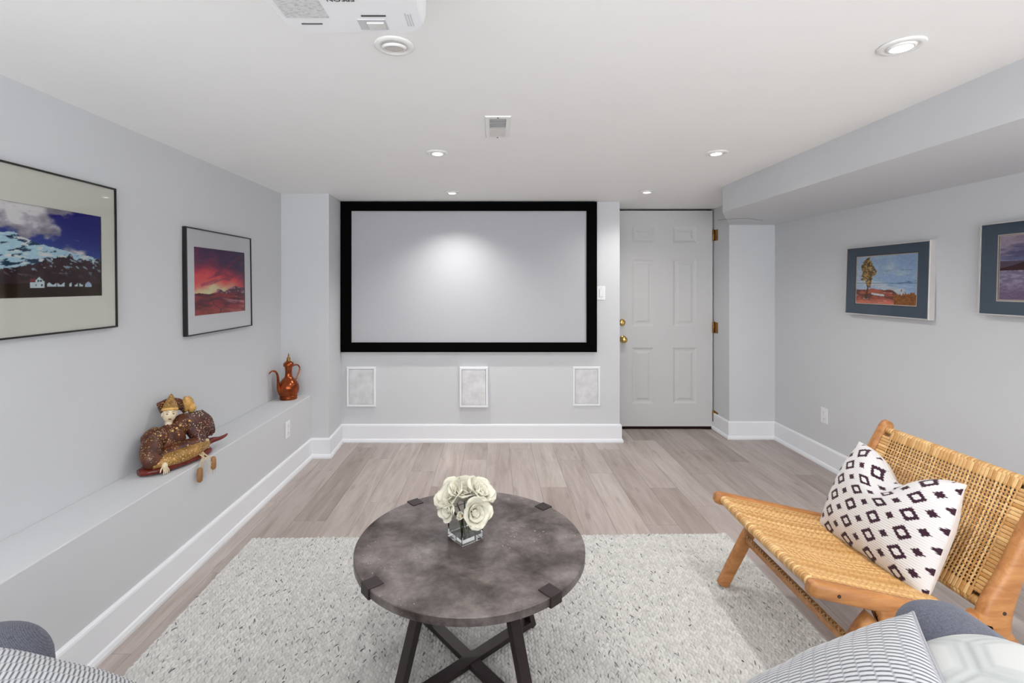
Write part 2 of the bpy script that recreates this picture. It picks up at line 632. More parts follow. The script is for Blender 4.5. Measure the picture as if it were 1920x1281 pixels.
baseboard('baseboard_right', (XR, YALC), (XR, YREAR), (-1, 0), -1, 0)

# door -------------------------------------------------------------------------
door = empty('door_1', (0, 0, 0), kind='structure')
DX0, DX1, DZ0, DZ1 = 1.118, 2.028, 0.022, 2.022
bm = bmesh.new()
xs = [DX0, 1.281, 1.483, 1.661, 1.879, DX1]
zs = [DZ0, 0.232, 0.752, 0.949, 1.572, 1.726, 1.874, DZ1]
G = [[bm.verts.new((xx, YDOOR, zz)) for xx in xs] for zz in zs]
panels = []
for j in range(len(zs) - 1):
    for i in range(len(xs) - 1):
        f = bm.faces.new((G[j][i], G[j][i + 1], G[j + 1][i + 1], G[j + 1][i]))
        if i in (1, 3) and j in (1, 3, 5):
            panels.append(f)
edge_loop = [e for e in bm.edges if e.is_boundary]
ex = bmesh.ops.extrude_edge_only(bm, edges=edge_loop)
for v in [g for g in ex['geom'] if isinstance(g, bmesh.types.BMVert)]:
    v.co.y += 0.045
for f in panels:
    f.normal_update()
for f in panels:
    sgn = -1 if f.normal.y < 0 else 1
    for th, dep in ((0.008, -0.004), (0.012, -0.006), (0.014, 0.0), (0.02, 0.0075)):
        bmesh.ops.inset_region(bm, faces=[f], thickness=th, depth=0, use_even_offset=True)
        for v in f.verts:
            v.co.y -= dep
bm_obj('door_slab', bm, M_DOOR, door)
for z in (0.12, 0.94, 1.79):
    h = empty('hinge', (2.030, YDOOR - 0.008, z))
    h.parent = door
    bm = bmesh.new()
    add_lathe(bm, [(0.007, -0.05), (0.009, -0.048), (0.009, 0.048), (0.007, 0.05), (0.004, 0.056), (0, 0.057)], 12, (0, -0.004, 0))
    for k in (-0.03, -0.01, 0.01, 0.03):
        add_lathe(bm, [(0.0095, k - 0.0008), (0.0098, k), (0.0095, k + 0.0008)], 12, (0, -0.004, 0))
    bm_obj('hinge_barrel', bm, M_BRASS_DK, h, True)
    box('hinge_leaf', (0.006, -0.075, -0.05), (0.0095, 0.004, 0.05), M_BRASS_DK, h, 0.0008)
RX = Matrix.Rotation(PI / 2, 3, 'X')
kn = lathe('door_knob', [(0.033, 0), (0.034, 0.004), (0.03, 0.009), (0.013, 0.013), (0.012, 0.03), (0.021, 0.036), (0.028, 0.047), (0.029, 0.056), (0.023, 0.066), (0.01, 0.07), (0, 0.07)],
           M_BRASS, door, 24, (1.195, YDOOR, 0.83), RX)
db = lathe('deadbolt', [(0.031, 0), (0.032, 0.006), (0.027, 0.012), (0.022, 0.02), (0.014, 0.022), (0, 0.022)], M_BRASS, door, 24, (1.187, YDOOR, 0.985), RX)
box('thumb_turn', (1.182, YDOOR - 0.036, 0.972), (1.192, YDOOR - 0.02, 0.998), M_BRASS, db, 0.002)
box('door_sweep', (DX0 + 0.004, YDOOR + 0.004, 0.006), (DX1 - 0.004, YDOOR + 0.03, DZ0), M_VOID, door)
S(box('trim_1', (1.07, YDOOR + 0.045, 0), (1.116, YDOOR + 0.06, CEIL), M_TRIM))
S(box('trim_2', (1.07, YDOOR - 0.01, -0.0005), (2.04, YDOOR + 0.06, 0.006), M_VOID))

# ------------------------------------------------------------------ projection screen
scr = empty('projection_screen', (-0.211, YB, 0.768), label='large wide white projection screen in a black velvet frame on the end wall', cat='screen')
SX0, SX1, SZ0, SZ1, FW = -1.289, 0.868, 0.768, 2.034, 0.086
o3 = Vector(scr.location)
def rel(p): return tuple(Vector(p) - o3)
def rail(name, quad, y0, y1, mat, parent, origin):
    """four outline points (x,z) -> mitred bar between y0 and y1"""
    bm = bmesh.new()
    A = [bm.verts.new(Vector((x, y0, z)) - origin) for x, z in quad]
    B = [bm.verts.new(Vector((x, y1, z)) - origin) for x, z in quad]
    bm.faces.new(A); bm.faces.new(B[::-1])
    for i in range(4):
        j = (i + 1) % 4
        bm.faces.new((A[i], B[i], B[j], A[j]))
    bmesh.ops.bevel(bm, geom=[e for e in bm.edges if all(abs(v.co.y - (y0 - origin.y)) < 1e-6 for v in e.verts)], offset=0.002, segments=1, affect='EDGES')
    return bm_obj(name, bm, mat, parent)
ix0, ix1, iz0, iz1 = SX0 + FW, SX1 - FW, SZ0 + 0.080, SZ1 - 0.076
for q in ([(SX0, SZ1), (SX1, SZ1), (ix1, iz1), (ix0, iz1)], [(SX0, SZ0), (ix0, iz0), (ix1, iz0), (SX1, SZ0)],
          [(SX0, SZ0), (SX0, SZ1), (ix0, iz1), (ix0, iz0)], [(SX1, SZ0), (ix1, iz0), (ix1, iz1), (SX1, SZ1)]):
    rail('frame_rail', q, YB - 0.042, YB - 0.001, M_BLACK, scr, o3)
box('screen_surface', rel((ix0 - 0.01, YB - 0.024, iz0 - 0.01)), rel((ix1 + 0.01, YB - 0.012, iz1 + 0.01)), M_SCREEN, scr)

# ------------------------------------------------------------------ in-wall speakers
def speaker(x0, x1, z0, z1, d, label):
    o = empty('wall_speaker', ((x0 + x1) / 2, YB, (z0 + z1) / 2), label=label, cat='speaker', group='in-wall speakers under the screen')
    w, h = (x1 - x0) / 2, (z1 - z0) / 2
    bm = bmesh.new()
    f = 0.018
    def ring(w, h, y):
        return [bm.verts.new(p) for p in ((-w, y, -h), (w, y, -h), (w, y, h), (-w, y, h))]
    R = [ring(w, h, -0.001), ring(w, h, -d + 0.004), ring(w - 0.004, h - 0.004, -d), ring(w - f, h - f, -d), ring(w - f - 0.002, h - f - 0.002, -d + 0.006)]
    for A, B in zip(R[:-1], R[1:]):
        for i in range(4):
            j = (i + 1) % 4
            bm.faces.new((A[i], A[j], B[j], B[i]))
    bm_obj('speaker_frame', bm, M_TRIM, o)
    g = f + 0.003
    box('grille', (-w + g, -d + 0.002, -h + g), (w - g, -0.002, h - g), M_GRILLE, o, 0.003)
def mk_grille():
    t = NT('perforated_grille')
    v = t.coords('Object')
    vo = t.n('ShaderNodeTexVoronoi'); vo.inputs['Scale'].default_value = 300; vo.inputs['Randomness'].default_value = 0.1
    t.l(v, vo.inputs['Vector'])
    f = t.noise(v, 14, 4)
    c = t.ramp(f, [(0.3, lin(200, 201, 203)), (0.7, lin(226, 227, 229))])
    c = t.mix(t.math('MULTIPLY', t.ramp(vo.outputs['Distance'], [(0.2, (1, 1, 1)), (0.4, (0, 0, 0))]), 0.25), c, lin(150, 150, 152))
    t.l(c, t.bsdf.inputs['Base Color']); t.set(Roughness=0.8)
    return t.m
M_GRILLE = mk_grille()
speaker(-1.247, -1.000, 0.302, 0.640, 0.022, 'white speaker grille under the screen, nearest the left pillar')
speaker(-0.290, -0.048, 0.300, 0.640, 0.040, 'white speaker grille standing proud of the wall under the middle of the screen')
speaker(0.670, 0.904, 0.305, 0.640, 0.008, 'white speaker grille under the screen, nearest the door')

# ------------------------------------------------------------------ outlets and switch
def wall_plate(name, loc, rotz, label, cat, kind):
    o = empty(name, loc, rotz, label, cat)          # local: plate in xz, room side = -y
    box('cover_plate', (-0.036, -0.006, -0.058), (0.036, -0.0005, 0.058), M_PLASTIC, o, 0.003)
    if kind == 'outlet':
        for s in (-1, 1):
            r = box('receptacle', (-0.017, -0.0085, s * 0.024 - 0.016), (0.017, -0.005, s * 0.024 + 0.016), M_PLASTIC, o, 0.002)
            for dx in (-0.006, 0.006):
                box('slot', (dx - 0.001, -0.0088, s * 0.024 - 0.002), (dx + 0.001, -0.0084, s * 0.024 + 0.007), M_SLOT, r)
            lathe('ground_hole', [(0.0024, 0), (0.0024, 0.0006)], M_SLOT, r, 8, (0, -0.0083, s * 0.024 - 0.008), RX, False)
        lathe('screw', [(0.003, 0), (0.003, 0.001), (0, 0.0012)], M_PLASTIC_G, o, 10, (0, -0.006, 0), RX)
    else:
        box('rocker_surround', (-0.0175, -0.008, -0.034), (0.0175, -0.005, 0.034), M_PLASTIC_G, o, 0.001)
        box('rocker', (-0.0155, -0.012, -0.032), (0.0155, -0.006, 0.032), M_PLASTIC, o, 0.002, mtx=Matrix.Rotation(0.06, 4, 'X'))
        for s in (-1, 1):
            lathe('screw', [(0.003, 0), (0.003, 0.001), (0, 0.0012)], M_PLASTIC_G, o, 10, (0, -0.006, s * 0.047), RX)
    return o
wall_plate('power_outlet', (XLEDGE, 3.284, 0.345), PI / 2, 'white power outlet on the low ledge below the copper ewer', 'outlet', 'outlet')
wall_plate('power_outlet', (XR, 3.534, 0.372), -PI / 2, 'white power outlet low on the right wall behind the rattan chair', 'outlet', 'outlet')
wall_plate('light_switch', (0.911, YB, 1.265), 0, 'white rocker light switch between the screen and the door', 'switch', 'switch')

# ------------------------------------------------------------------ ceiling fittings
def downlight(i, x, y, label, dim=False):
    o = empty('recessed_downlight', (x, y, CEIL), label=label, cat='ceiling light', group='recessed ceiling lights')
    lathe('trim_ring', [(0.038, -0.001), (0.058, -0.001), (0.0585, -0.003), (0.055, -0.006), (0.046, -0.008), (0.040, -0.0065), (0.038, -0.004)], M_WHITE, o, 40)
    if dim:
        tilt = Matrix.Rotation(math.radians(8), 3, 'X')
        lathe('gimbal_ring', [(0.036, -0.005), (0.0345, -0.011), (0.026, -0.0125), (0.0255, -0.007)], M_WHITE, o, 36, (0, 0, 0), tilt)
        lathe('reflector', [(0.0252, -0.0115), (0.022, -0.004), (0.018, -0.0015), (0, -0.0012)], M_ALU, o, 30, (0, 0, 0), tilt)
        lathe('lamp_lens', [(0.011, -0.002), (0.011, -0.006), (0.008, -0.009), (0, -0.0095)], M_GLOW_DIM, o, 20, (0, 0, 0), tilt)
    else:
        lathe('gimbal_ring', [(0.036, -0.004), (0.035, -0.0095), (0.0275, -0.0105), (0.027, -0.005)], M_WHITE, o, 36)
        lathe('lamp_lens', [(0.0268, -0.0045), (0.0266, -0.0098), (0.02, -0.0112), (0, -0.0118)], M_GLOW, o, 30)
downlight(0, *LAMPS[0], 'lit recessed ceiling light right above the top edge of the screen')
downlight(1, *LAMPS[1], 'lit recessed ceiling light just in front of the white door')
downlight(2, *LAMPS[2], 'lit recessed ceiling light left of the small ceiling vent')
downlight(3, *LAMPS[3], 'lit recessed ceiling light near the far end of the bulkhead edge, right of the vent')
downlight(4, *LAMPS[4], 'unlit gimbal recessed ceiling light beside the white projector', True)
downlight(5, *LAMPS[5], 'largest lit recessed ceiling light, near the bulkhead at upper right')

vent = empty('ceiling_vent', (0.017, 2.136, CEIL), label='small rectangular white ceiling vent with grey damper blades', cat='vent')
bm = bmesh.new()
def fr(bm, ow, ol, iw, il, z0, z1):
    def ring(w, l, z): return [bm.verts.new(p) for p in ((-w, -l, z), (w, -l, z), (w, l, z), (-w, l, z))]
    R = [ring(ow, ol, z0), ring(ow - 0.004, ol - 0.004, z1), ring(iw, il, z1), ring(iw, il, z0)]
    for A, B in zip(R[:-1], R[1:]):
        for i in range(4):
            j = (i + 1) % 4
            bm.faces.new((A[i], A[j], B[j], B[i]))
fr(bm, 0.056, 0.146, 0.036, 0.122, -0.0005, -0.006)
bm_obj('vent_frame', bm, M_WHITE, vent)
box('damper', (-0.036, -0.122, -0.002), (0.036, 0.122, -0.0008), M_PLASTIC_G, vent)
for k in range(12):
    yy = -0.112 + k * 0.0204
    box('vent_slat', (-0.036, yy - 0.006, -0.0006), (0.036, yy + 0.006, 0.0006), plain('vent_slat_paint', lin(206, 202, 200), 0.5) if k == 0 else bpy.data.materials['vent_slat_paint'], vent,
        mtx=Matrix.Translation((0, 0, -0.0045)) @ Matrix.Translation((0, yy, 0)) @ Matrix.Rotation(0.3 if k < 6 else -0.3, 4, 'X') @ Matrix.Translation((0, -yy, 0)))
for s in (-1, 1):
    lathe('screw', [(0.004, -0.006), (0.004, -0.0075), (0, -0.008)], M_SLOT, vent, 10, (0, s * 0.134, 0))

# projector ---------------------------------------------------------------------
PZ = 1.842
pj = empty('ceiling_projector', (-0.27, 0.845, CEIL), label='white projector hanging upside down from the ceiling, cut off by the top of the picture', cat='projector')
o3 = Vector(pj.location)
def rounded_poly(w0, w1, l, r, n=6):
    """plan outline: half-width w0 at -l, w1 at +l"""
    pts = []
    for cx, cy, a0 in ((w1 - r, l - r, 0), (-(w1 - r), l - r, 90), (-(w0 - r), -(l - r), 180), (w0 - r, -(l - r), 270)):
        for k in range(n + 1):
            a = math.radians(a0 + 90 * k / n)
            pts.append((cx + r * math.cos(a), cy + r * math.sin(a)))
    return pts
bm = bmesh.new()
levels = [(0.0, 0.94), (0.006, 0.97), (0.02, 0.99), (0.06, 1.0), (0.085, 0.98), (0.092, 0.94)]
rings = []
for h, k in levels:
    pts = rounded_poly(0.140, 0.140, 0.118, 0.040)
    rings.append([bm.verts.new((px * k, py * k, PZ - CEIL + h)) for px, py in pts])
for A, B in zip(rings[:-1], rings[1:]):
    for i in range(len(A)):
        j = (i + 1) % len(A)
        bm.faces.new((A[i], A[j], B[j], B[i]))
bm.faces.new(rings[0][::-1]); bm.faces.new(rings[-1])
body = bm_obj('projector_body', bm, M_PLASTIC, pj, True)
zb = PZ - CEIL
# zoom and focus wheel recess at the lens side
box('lens_recess', (0.010, 0.064, zb - 0.0015), (0.064, 0.100, zb + 0.004), M_PLASTIC_G, pj, 0.001)
box('zoom_slit', (0.022, 0.0500, zb - 0.0016), (0.068, 0.0532, zb + 0.003), M_SLOT, pj)
box('zoom_wheel', (0.026, 0.072, zb - 0.004), (0.060, 0.096, zb + 0.003), plain('wheel_plastic', lin(206, 204, 203), 0.5), pj, 0.002)
def mk_sticker():
    t = NT('printed_sticker')
    v = t.coords('Object', (90, 300, 1))
    f = t.noise(v, 1.0, 3, 0.8)
    t.l(t.ramp(f, [(0.40, lin(176, 176, 176)), (0.5, lin(212, 212, 212))]), t.bsdf.inputs['Base Color'])
    return t.m
M_STICK = mk_sticker()
box('label_sticker', (-0.120, -0.01, zb - 0.0012), (-0.040, 0.058, zb + 0.002), M_STICK, pj)
box('vent_slot', (-0.100, 0.078, zb - 0.0012), (-0.060, 0.0805, zb + 0.002), M_SLOT, pj)
for k in range(5):
    box('side_vent', (0.1385, -0.04 + k * 0.02, zb + 0.03), (0.1405, -0.028 + k * 0.02, zb + 0.07), M_PLASTIC_G, pj)
for sx in (0.104, 0.109, 0.114):
    box('grille_line', (sx, 0.045, zb - 0.001), (sx + 0.0012, 0.088, zb + 0.003), M_PLASTIC_G, pj)
lathe('foot', [(0.006, 0), (0.006, 0.004), (0, 0.005)], M_PLASTIC_G, pj, 12, (0.002, 0.112, zb + 0.012), Matrix.Rotation(PI, 3, 'X'))
txt = bpy.data.curves.new('logo_text', 'FONT')
txt.body = 'EPSON'
txt.size = 0.0165
txt.align_x = 'CENTER'; txt.align_y = 'CENTER'
txt.extrude = 0.0003
txt.materials.append(M_SLOT)
tmp = bpy.data.objects.new('tmp', txt)
COL.objects.link(tmp)
bpy.context.view_layer.update()
tme = bpy.data.meshes.new_from_object(tmp.evaluated_get(bpy.context.evaluated_depsgraph_get()))
bpy.data.objects.remove(tmp)
to = link('logo_text', tme, M_SLOT, pj)
to.location = (-0.001, -0.001, zb - 0.0012)
to.rotation_euler = (PI, 0, PI)      # upside down from the sofa side

lathe('lens', [(0.024, 0), (0.024, 0.006), (0.018, 0.004), (0, 0.008)], M_FRAME_BK, pj, 24, (0.045, 0.116, zb + 0.045), Matrix.Rotation(-PI / 2, 3, 'X'))
lathe('mount_pole', [(0.02, zb + 0.09), (0.02, -0.012), (0.055, -0.010), (0.058, -0.001)], M_WHITE, pj, 24)

# ------------------------------------------------------------------ pictures
def print_grid(name, w, h, fn, parent, y, nx=190, ny=150, gain=1.35):
    """flat print in local xz, facing -y; fn(u, v) -> rgb 0..255 arrays (u left->right, v bottom->top)"""
    u = np.linspace(0, 1, nx); v = np.linspace(0, 1, ny)
    U, V = np.meshgrid(u, v)
    c = np.clip(lin_np(fn(U, V)) * gain, 0, 0.95).reshape(-1, 3)
    P = np.stack([(U - 0.5) * w, np.full_like(U, y), (V - 0.5) * h], -1).reshape(-1, 3)
    i = np.arange(nx * ny).reshape(ny, nx)
    F = np.stack([i[:-1, :-1], i[:-1, 1:], i[1:, 1:], i[1:, :-1]], -1).reshape(-1, 4)
    return py_obj(name, P, F, M_PRINT, parent, colors=c)

def frame_ring(name, w, h, iw, ih, y0, y1, mat, parent, cx=0, cz=0, bev=0.0015, icx=None, icz=None):
    """picture frame/mat ring: outer w x h, opening iw x ih; front at y0 (towards the room, negative), back at y1"""
    icx = cx if icx is None else icx
    icz = cz if icz is None else icz
    bm = bmesh.new()
    def ring(w, h, y, x, z):
        return [bm.verts.new((x + sx * w / 2, y, z + sz * h / 2)) for sx, sz in ((-1, -1), (1, -1), (1, 1), (-1, 1))]
    R = [ring(w, h, y1, cx, cz), ring(w, h, y0 + bev, cx, cz), ring(w - 2 * bev, h - 2 * bev, y0, cx, cz),
         ring(iw, ih, y0, icx, icz), ring(iw, ih, y1, icx, icz)]
    R.append(R[0])
    for A, B in zip(R[:-1], R[1:]):
        for i in range(4):
            j = (i + 1) % 4
            bm.faces.new((A[i], A[j], B[j], B[i]))
    return bm_obj(name, bm, mat, parent)

def picture(loc, rotz, tilt, w, h, face, depth, fmat, mats, pw, ph, pcx, pcz, fn, label, group, rough=False):
    o = empty('framed_picture', loc, rotz, label, 'picture', group)
    o.rotation_euler = (tilt, 0, rotz)
    frame_ring('picture_frame', w, h, w - 2 * face, h - 2 * face, -depth, -0.002, fmat, o)
    box('backing_board', (-w / 2 + face, -0.006, -h / 2 + face), (w / 2 - face, -0.003, h / 2 - face), M_MAT_C, o)
    y = -depth + 0.007
    for k, (m, grow) in enumerate(mats):
        ow, oh = (w - 2 * face, h - 2 * face) if k == 0 else (pw + 2 * mats[k - 1][1] + 0.004, ph + 2 * mats[k - 1][1] + 0.004)
        frame_ring('mat_board', ow, oh, pw + 2 * grow, ph + 2 * grow, y + 0.0012 * k, y + 0.0012 * k + 0.001, m, o, 0 if k == 0 else pcx, 0 if k == 0 else pcz, 0.0002, pcx, pcz)
    pr = print_grid('art_print', pw, ph, fn, o, y + 0.0045)
    pr.location = (pcx, 0, pcz)
    gw, gh = w / 2 - face * 0.8, h / 2 - face * 0.8
    py_obj('glass_pane', [(-gw, -depth + 0.004, -gh), (gw, -depth + 0.004, -gh), (gw, -depth + 0.004, gh), (-gw, -depth + 0.004, gh)], [(0, 1, 2, 3)], M_PANE, o)
    return o

def rgb(*c): return np.array(c, float)
def mixc(a, b, t): return a * (1 - t[..., None]) + b * t[..., None]

def art_mountain(U, V):
    n1 = fbm(U * 5, V * 4, 11); n2 = fbm(U * 22, V * 18, 21); n3 = fbm(U * 70, V * 50, 31, 3)
    c = mixc(np.broadcast_to(rgb(62, 84, 152), U.shape + (3,)), rgb(38, 38, 122), sstep(0.45, 1.0, V + 0.25 * (U - .5)))
    cl = fbm(U * 6 + 3, V * 6, 77, 6)
    mask = sstep(0.40, 0.56, cl + 0.36 * np.exp(-((U - 0.5) / 0.28) ** 2 - ((V - 0.84 + 0.35 * (U - 0.55)) / 0.2) ** 2) - 0.12 - 0.3 * sstep(0.86, 0.95, U))
    shade = sstep(0.3, 0.7, fbm(U * 9, V * 9 + 0.35, 90))
    c = mixc(c, mixc(np.broadcast_to(rgb(142, 138, 150), U.shape + (3,)), rgb(228, 224, 226), shade), mask)
    ridge = np.interp(U, [0, 0.2, 0.36, 0.44, 0.5, 0.61, 0.79, 1.0], [0.5, 0.58, 0.66, 0.70, 0.63, 0.585, 0.52, 0.46]) + 0.03 * (fbm(U * 30, U * 0, 5) - 0.5)
    mt = V < ridge
    snow = mixc(np.broadcast_to(rgb(176, 206, 222), U.shape + (3,)), rgb(40, 62, 84), sstep(0.53, 0.62, fbm(U * 16 + V * 10, V * 34 - U * 14, 41)))
    snow = mixc(snow, rgb(222, 240, 248), sstep(0.6, 0.72, fbm(U * 22, V * 30, 43)))
    c = np.where(mt[..., None], snow, c)
    sl = np.interp(U, [0, 0.4, 0.61, 0.8, 1.0], [0.28, 0.30, 0.42, 0.45, 0.43]) + 0.16 * (fbm(U * 18, V * 6, 51) - 0.5)
    foot = mixc(np.broadcast_to(rgb(44, 30, 36), U.shape + (3,)), rgb(74, 56, 58), n2)
    foot = mixc(foot, rgb(150, 166, 182), sstep(0.62, 0.7, fbm(U * 40 + V * 20, V * 26, 61)) * sstep(0.2, 0.34, V))
    c = np.where((V < sl)[..., None], foot, c)
    g = mixc(np.broadcast_to(rgb(58, 44, 30), U.shape + (3,)), rgb(34, 24, 20), n1)
    c = np.where((V < 0.15)[..., None], g, c)
    wht, roof, dk = rgb(196, 214, 232), rgb(120, 60, 66), rgb(40, 50, 70)
    def put(m, col):
        nonlocal c
        c = np.where(m[..., None], col, c)
    hx = (U - 0.57) / 0.042
    put((abs(hx) < 1) & (V > 0.105) & (V < 0.165), wht)
    put((abs(hx - 0.25) < 0.75) & (V >= 0.165) & (V < 0.225 - 0.07 * abs(hx - 0.25)), wht)
    put((hx > -1.05) & (hx < -0.3) & (V > 0.165) & (V < 0.205), roof)
    for a, b in ((0.1, 0.18), (0.45, 0.18), (-0.2, 0.135), (0.6, 0.135)):
        put((abs(hx - a) < 0.1) & (abs(V - b) < 0.009), dk)
    row = (U > 0.625) & (U < 0.875) & (V > 0.115) & (V < 0.15 + 0.012 * np.sin(U * 130))
    put(row & (vnoise(U * 90, V * 0, 3) > 0.35), wht)
    h2 = (U - 0.905) / 0.022
    put((abs(h2) < 1) & (V > 0.11) & (V < 0.18 - 0.035 * abs(h2)), rgb(168, 190, 214))
    return c * (0.94 + 0.12 * n3[..., None])

def art_sunset(U, V):
    n = fbm(U * 4 + V * 2, V * 7 - U * 3, 101); f = fbm(U * 20, V * 30, 103, 4)
    top = mixc(np.broadcast_to(rgb(92, 52, 96), U.shape + (3,)), rgb(72, 54, 88), U)
    d = V - 0.33 + 0.10 * (n - 0.5) * 4 * 0.5
    arc = sstep(0.62, 0.22, d + 0.42 * np.maximum(U - 0.35, 0))
    c = mixc(top, rgb(196, 58, 84), arc)
    c = mixc(c, rgb(240, 100, 98), sstep(0.46, 0.16, d + 0.3 * abs(U - 0.32)))
    c = mixc(c, rgb(254, 214, 172), sstep(0.24, 0.03, d + 0.28 * abs(U - 0.36)))
    c = mixc(c, rgb(130, 60, 90), 0.6 * sstep(0.56, 0.7, fbm(U * 3 + 1, V * 16 - U * 5, 107)))
    hill = np.interp(U, [0, .36, .42, .5, .55, .62, .72, .8, .9, 1], [0, 0, .385, .37, .335, .36, .41, .425, .41, .40])
    hc = mixc(np.broadcast_to(rgb(96, 56, 76), U.shape + (3,)), rgb(176, 128, 146), sstep(0.45, 0.6, fbm(U * 26 + V * 20, V * 30, 109)))
    c = np.where((V < hill)[..., None], hc, c)
    hz = 0.315 + 0.008 * np.sin(U * 18)
    g = mixc(np.broadcast_to(rgb(150, 58, 66), U.shape + (3,)), rgb(96, 44, 58), sstep(0.4, 0.62, fbm(U * 5, V * 30, 113)))
    g = mixc(g, rgb(196, 140, 150), 0.8 * sstep(0.55, 0.7, fbm(U * 4 + 2, V * 26 + U * 4, 117)) * sstep(0.3, 0.8, U))
    g = mixc(g, rgb(172, 84, 74), sstep(0.16, 0.04, V) * 0.6)
    c = np.where((V < hz)[..., None], g, c)
    path = abs(U - 0.42 + 0.35 * (V - 0.1) - 0.05 * np.sin(V * 30)) < 0.008
    c = np.where((path & (V < 0.19))[..., None], rgb(84, 38, 50), c)
    return c * (0.9 + 0.2 * f[..., None])

def art_tree(U, V):
    n = fbm(U * 5, V * 9, 201); f = fbm(U * 40, V * 40, 203, 3)
    c = mixc(np.broadcast_to(rgb(188, 203, 216), U.shape + (3,)), rgb(152, 178, 208), sstep(0.2, 0.9, n * 0.8 + 0.4 * U))
    c = mixc(c, rgb(196, 206, 214), sstep(0.55, 0.7, fbm(U * 4, V * 20, 207)) * sstep(0.75, 0.5, V))
    c = mixc(c, rgb(96, 116, 150), 0.8 * sstep(0.68, 0.74, fbm(U * 6, V * 26, 209)) * sstep(0.4, 0.6, U) * sstep(0.8, 0.55, V) * sstep(0.3, 0.4, V))
    c = np.where((abs(V - 0.435) < 0.006)[..., None], rgb(120, 142, 170), c)
    sh = 0.30 + 0.06 * (fbm(U * 7, U * 0, 211) - 0.5) - 0.1 * sstep(0.62, 0.75, U)
    g = mixc(np.broadcast_to(rgb(176, 98, 78), U.shape + (3,)), rgb(112, 74, 66), sstep(0.42, 0.6, fbm(U * 9, V * 22, 213)))
    g = mixc(g, rgb(220, 190, 180), sstep(0.7, 0.76, fbm(U * 6, V * 30, 217)))
    g = mixc(g, rgb(226, 138, 116), sstep(0.12, 0.03, V) * 0.75)
    c = np.where((V < sh)[..., None], g, c)
    wet = (abs(V - 0.2 - 0.02 * np.sin(U * 9)) < 0.02) & (U > 0.28) & (U < 0.5)
    c = np.where(wet[..., None], rgb(206, 214, 220), c)
    bush = (V < 0.22 + 0.16 * (fbm(U * 60, V * 14 + 3, 219) - 0.5) * 1.6) & (U > 0.66)
    c = np.where(bush[..., None], mixc(np.broadcast_to(rgb(122, 82, 46), U.shape + (3,)), rgb(170, 110, 60), f), c)
    tr = abs(U - 0.20 + 0.015 * np.sin(V * 12)) < 0.012 + 0.01 * sstep(0.4, 0.1, V)
    c = np.where((tr & (V > 0.1) & (V < 0.7))[..., None], rgb(88, 66, 46), c)
    rad = ((U - 0.2 - 0.02 * np.sin(V * 20)) / (0.15 * np.interp(V, [0.4, 0.5, 0.65, 0.8, 0.97], [0.5, 0.95, 0.85, 0.85, 0.35]))) ** 2 + ((V - 0.68) / 0.31) ** 2
    leaf = rad + 2.6 * (fbm(U * 20, V * 16, 223) - 0.5) < 0.95
    lc = mixc(np.broadcast_to(rgb(92, 74, 46), U.shape + (3,)), rgb(184, 150, 92), sstep(0.3, 0.7, f))
    c = np.where(leaf[..., None], lc, c)
    return c * (0.93 + 0.14 * f[..., None])

def art_shore(U, V):
    n = fbm(U * 5, V * 14, 301); f = fbm(U * 50, V * 50, 303, 3)
    c = mixc(np.broadcast_to(rgb(160, 148, 168), U.shape + (3,)), rgb(96, 92, 128), sstep(0.4, 0.62, fbm(U * 3, V * 14, 305)))
    c = mixc(c, rgb(184, 164, 176), sstep(0.75, 1.0, V) * 0.6)
    c = mixc(c, rgb(126, 138, 178), sstep(0.72, 0.62, V) * 0.8 * n)
    c = np.where((V < 0.61)[..., None], rgb(92, 78, 96), c)
    head = (V > 0.46) & (V < 0.5 + 0.10 * sstep(0.0, 0.3, U) * (0.8 + 0.5 * fbm(U * 16, U * 0, 307)) + 0.14 * sstep(0.35, 0.6, U))
    c = np.where(head[..., None], mixc(np.broadcast_to(rgb(82, 44, 48), U.shape + (3,)), rgb(52, 40, 44), f), c)
    g = mixc(np.broadcast_to(rgb(126, 116, 142), U.shape + (3,)), rgb(160, 154, 176), sstep(0.35, 0.7, fbm(U * 20, V * 40, 309)))
    g = mixc(g, rgb(112, 86, 114), sstep(0.3, 0.05, V) * 0.7)
    c = np.where((V < 0.46)[..., None], g, c)
    return c * (0.92 + 0.16 * f[..., None])

# left wall: local x runs along +y (away from the camera), the print faces +x
LW = PI / 2
GL = 'framed photographs on the left wall'
picture((XL, 1.635, 1.34 + 0.113), LW, -0.012, 0.866, 0.596, 0.0065, 0.024, M_FRAME_BK, [(M_MAT_W, 0.0)], 0.642, 0.327, 0.036, 0.003, art_mountain,
        'large black framed photo of a snowy mountain above white farmhouses, left wall', GL)
picture((XL, 2.872, 1.34 + 0.014), LW, -0.014, 0.680, 0.584, 0.006, 0.026, M_FRAME_BK, [(M_MAT_W2, 0.0)], 0.527, 0.377, -0.002, 0.002, art_sunset,
        'black framed photo of a red sunset over a plain, left wall', GL)
GR = 'framed seaside pictures on the right wall'
SL = [(M_MAT_B, 0.010), (M_MAT_C, 0.004), (M_FRAME_BK, 0.003), (M_MAT_C, 0.0)]
picture((XR, 2.962, 1.34 + 0.022), -LW, -0.03, 0.635, 0.446, 0.007, 0.036, M_FRAME_SV, [(M_MAT_B, 0.008), (M_FRAME_BK, 0.005), (M_MAT_C, 0.0)], 0.455, 0.300, 0.0, 0.004, art_tree,
        'silver framed picture of a lone tree by blue water in a slate mat, right wall', GR)
picture((XR, 2.06, 1.34 + 0.072), -LW, -0.03, 0.635, 0.446, 0.007, 0.036, M_FRAME_SV, SL, 0.455, 0.298, 0.0, 0.004, art_shore,
        'silver framed picture of a purple grey shore in a slate mat, right wall', GR)

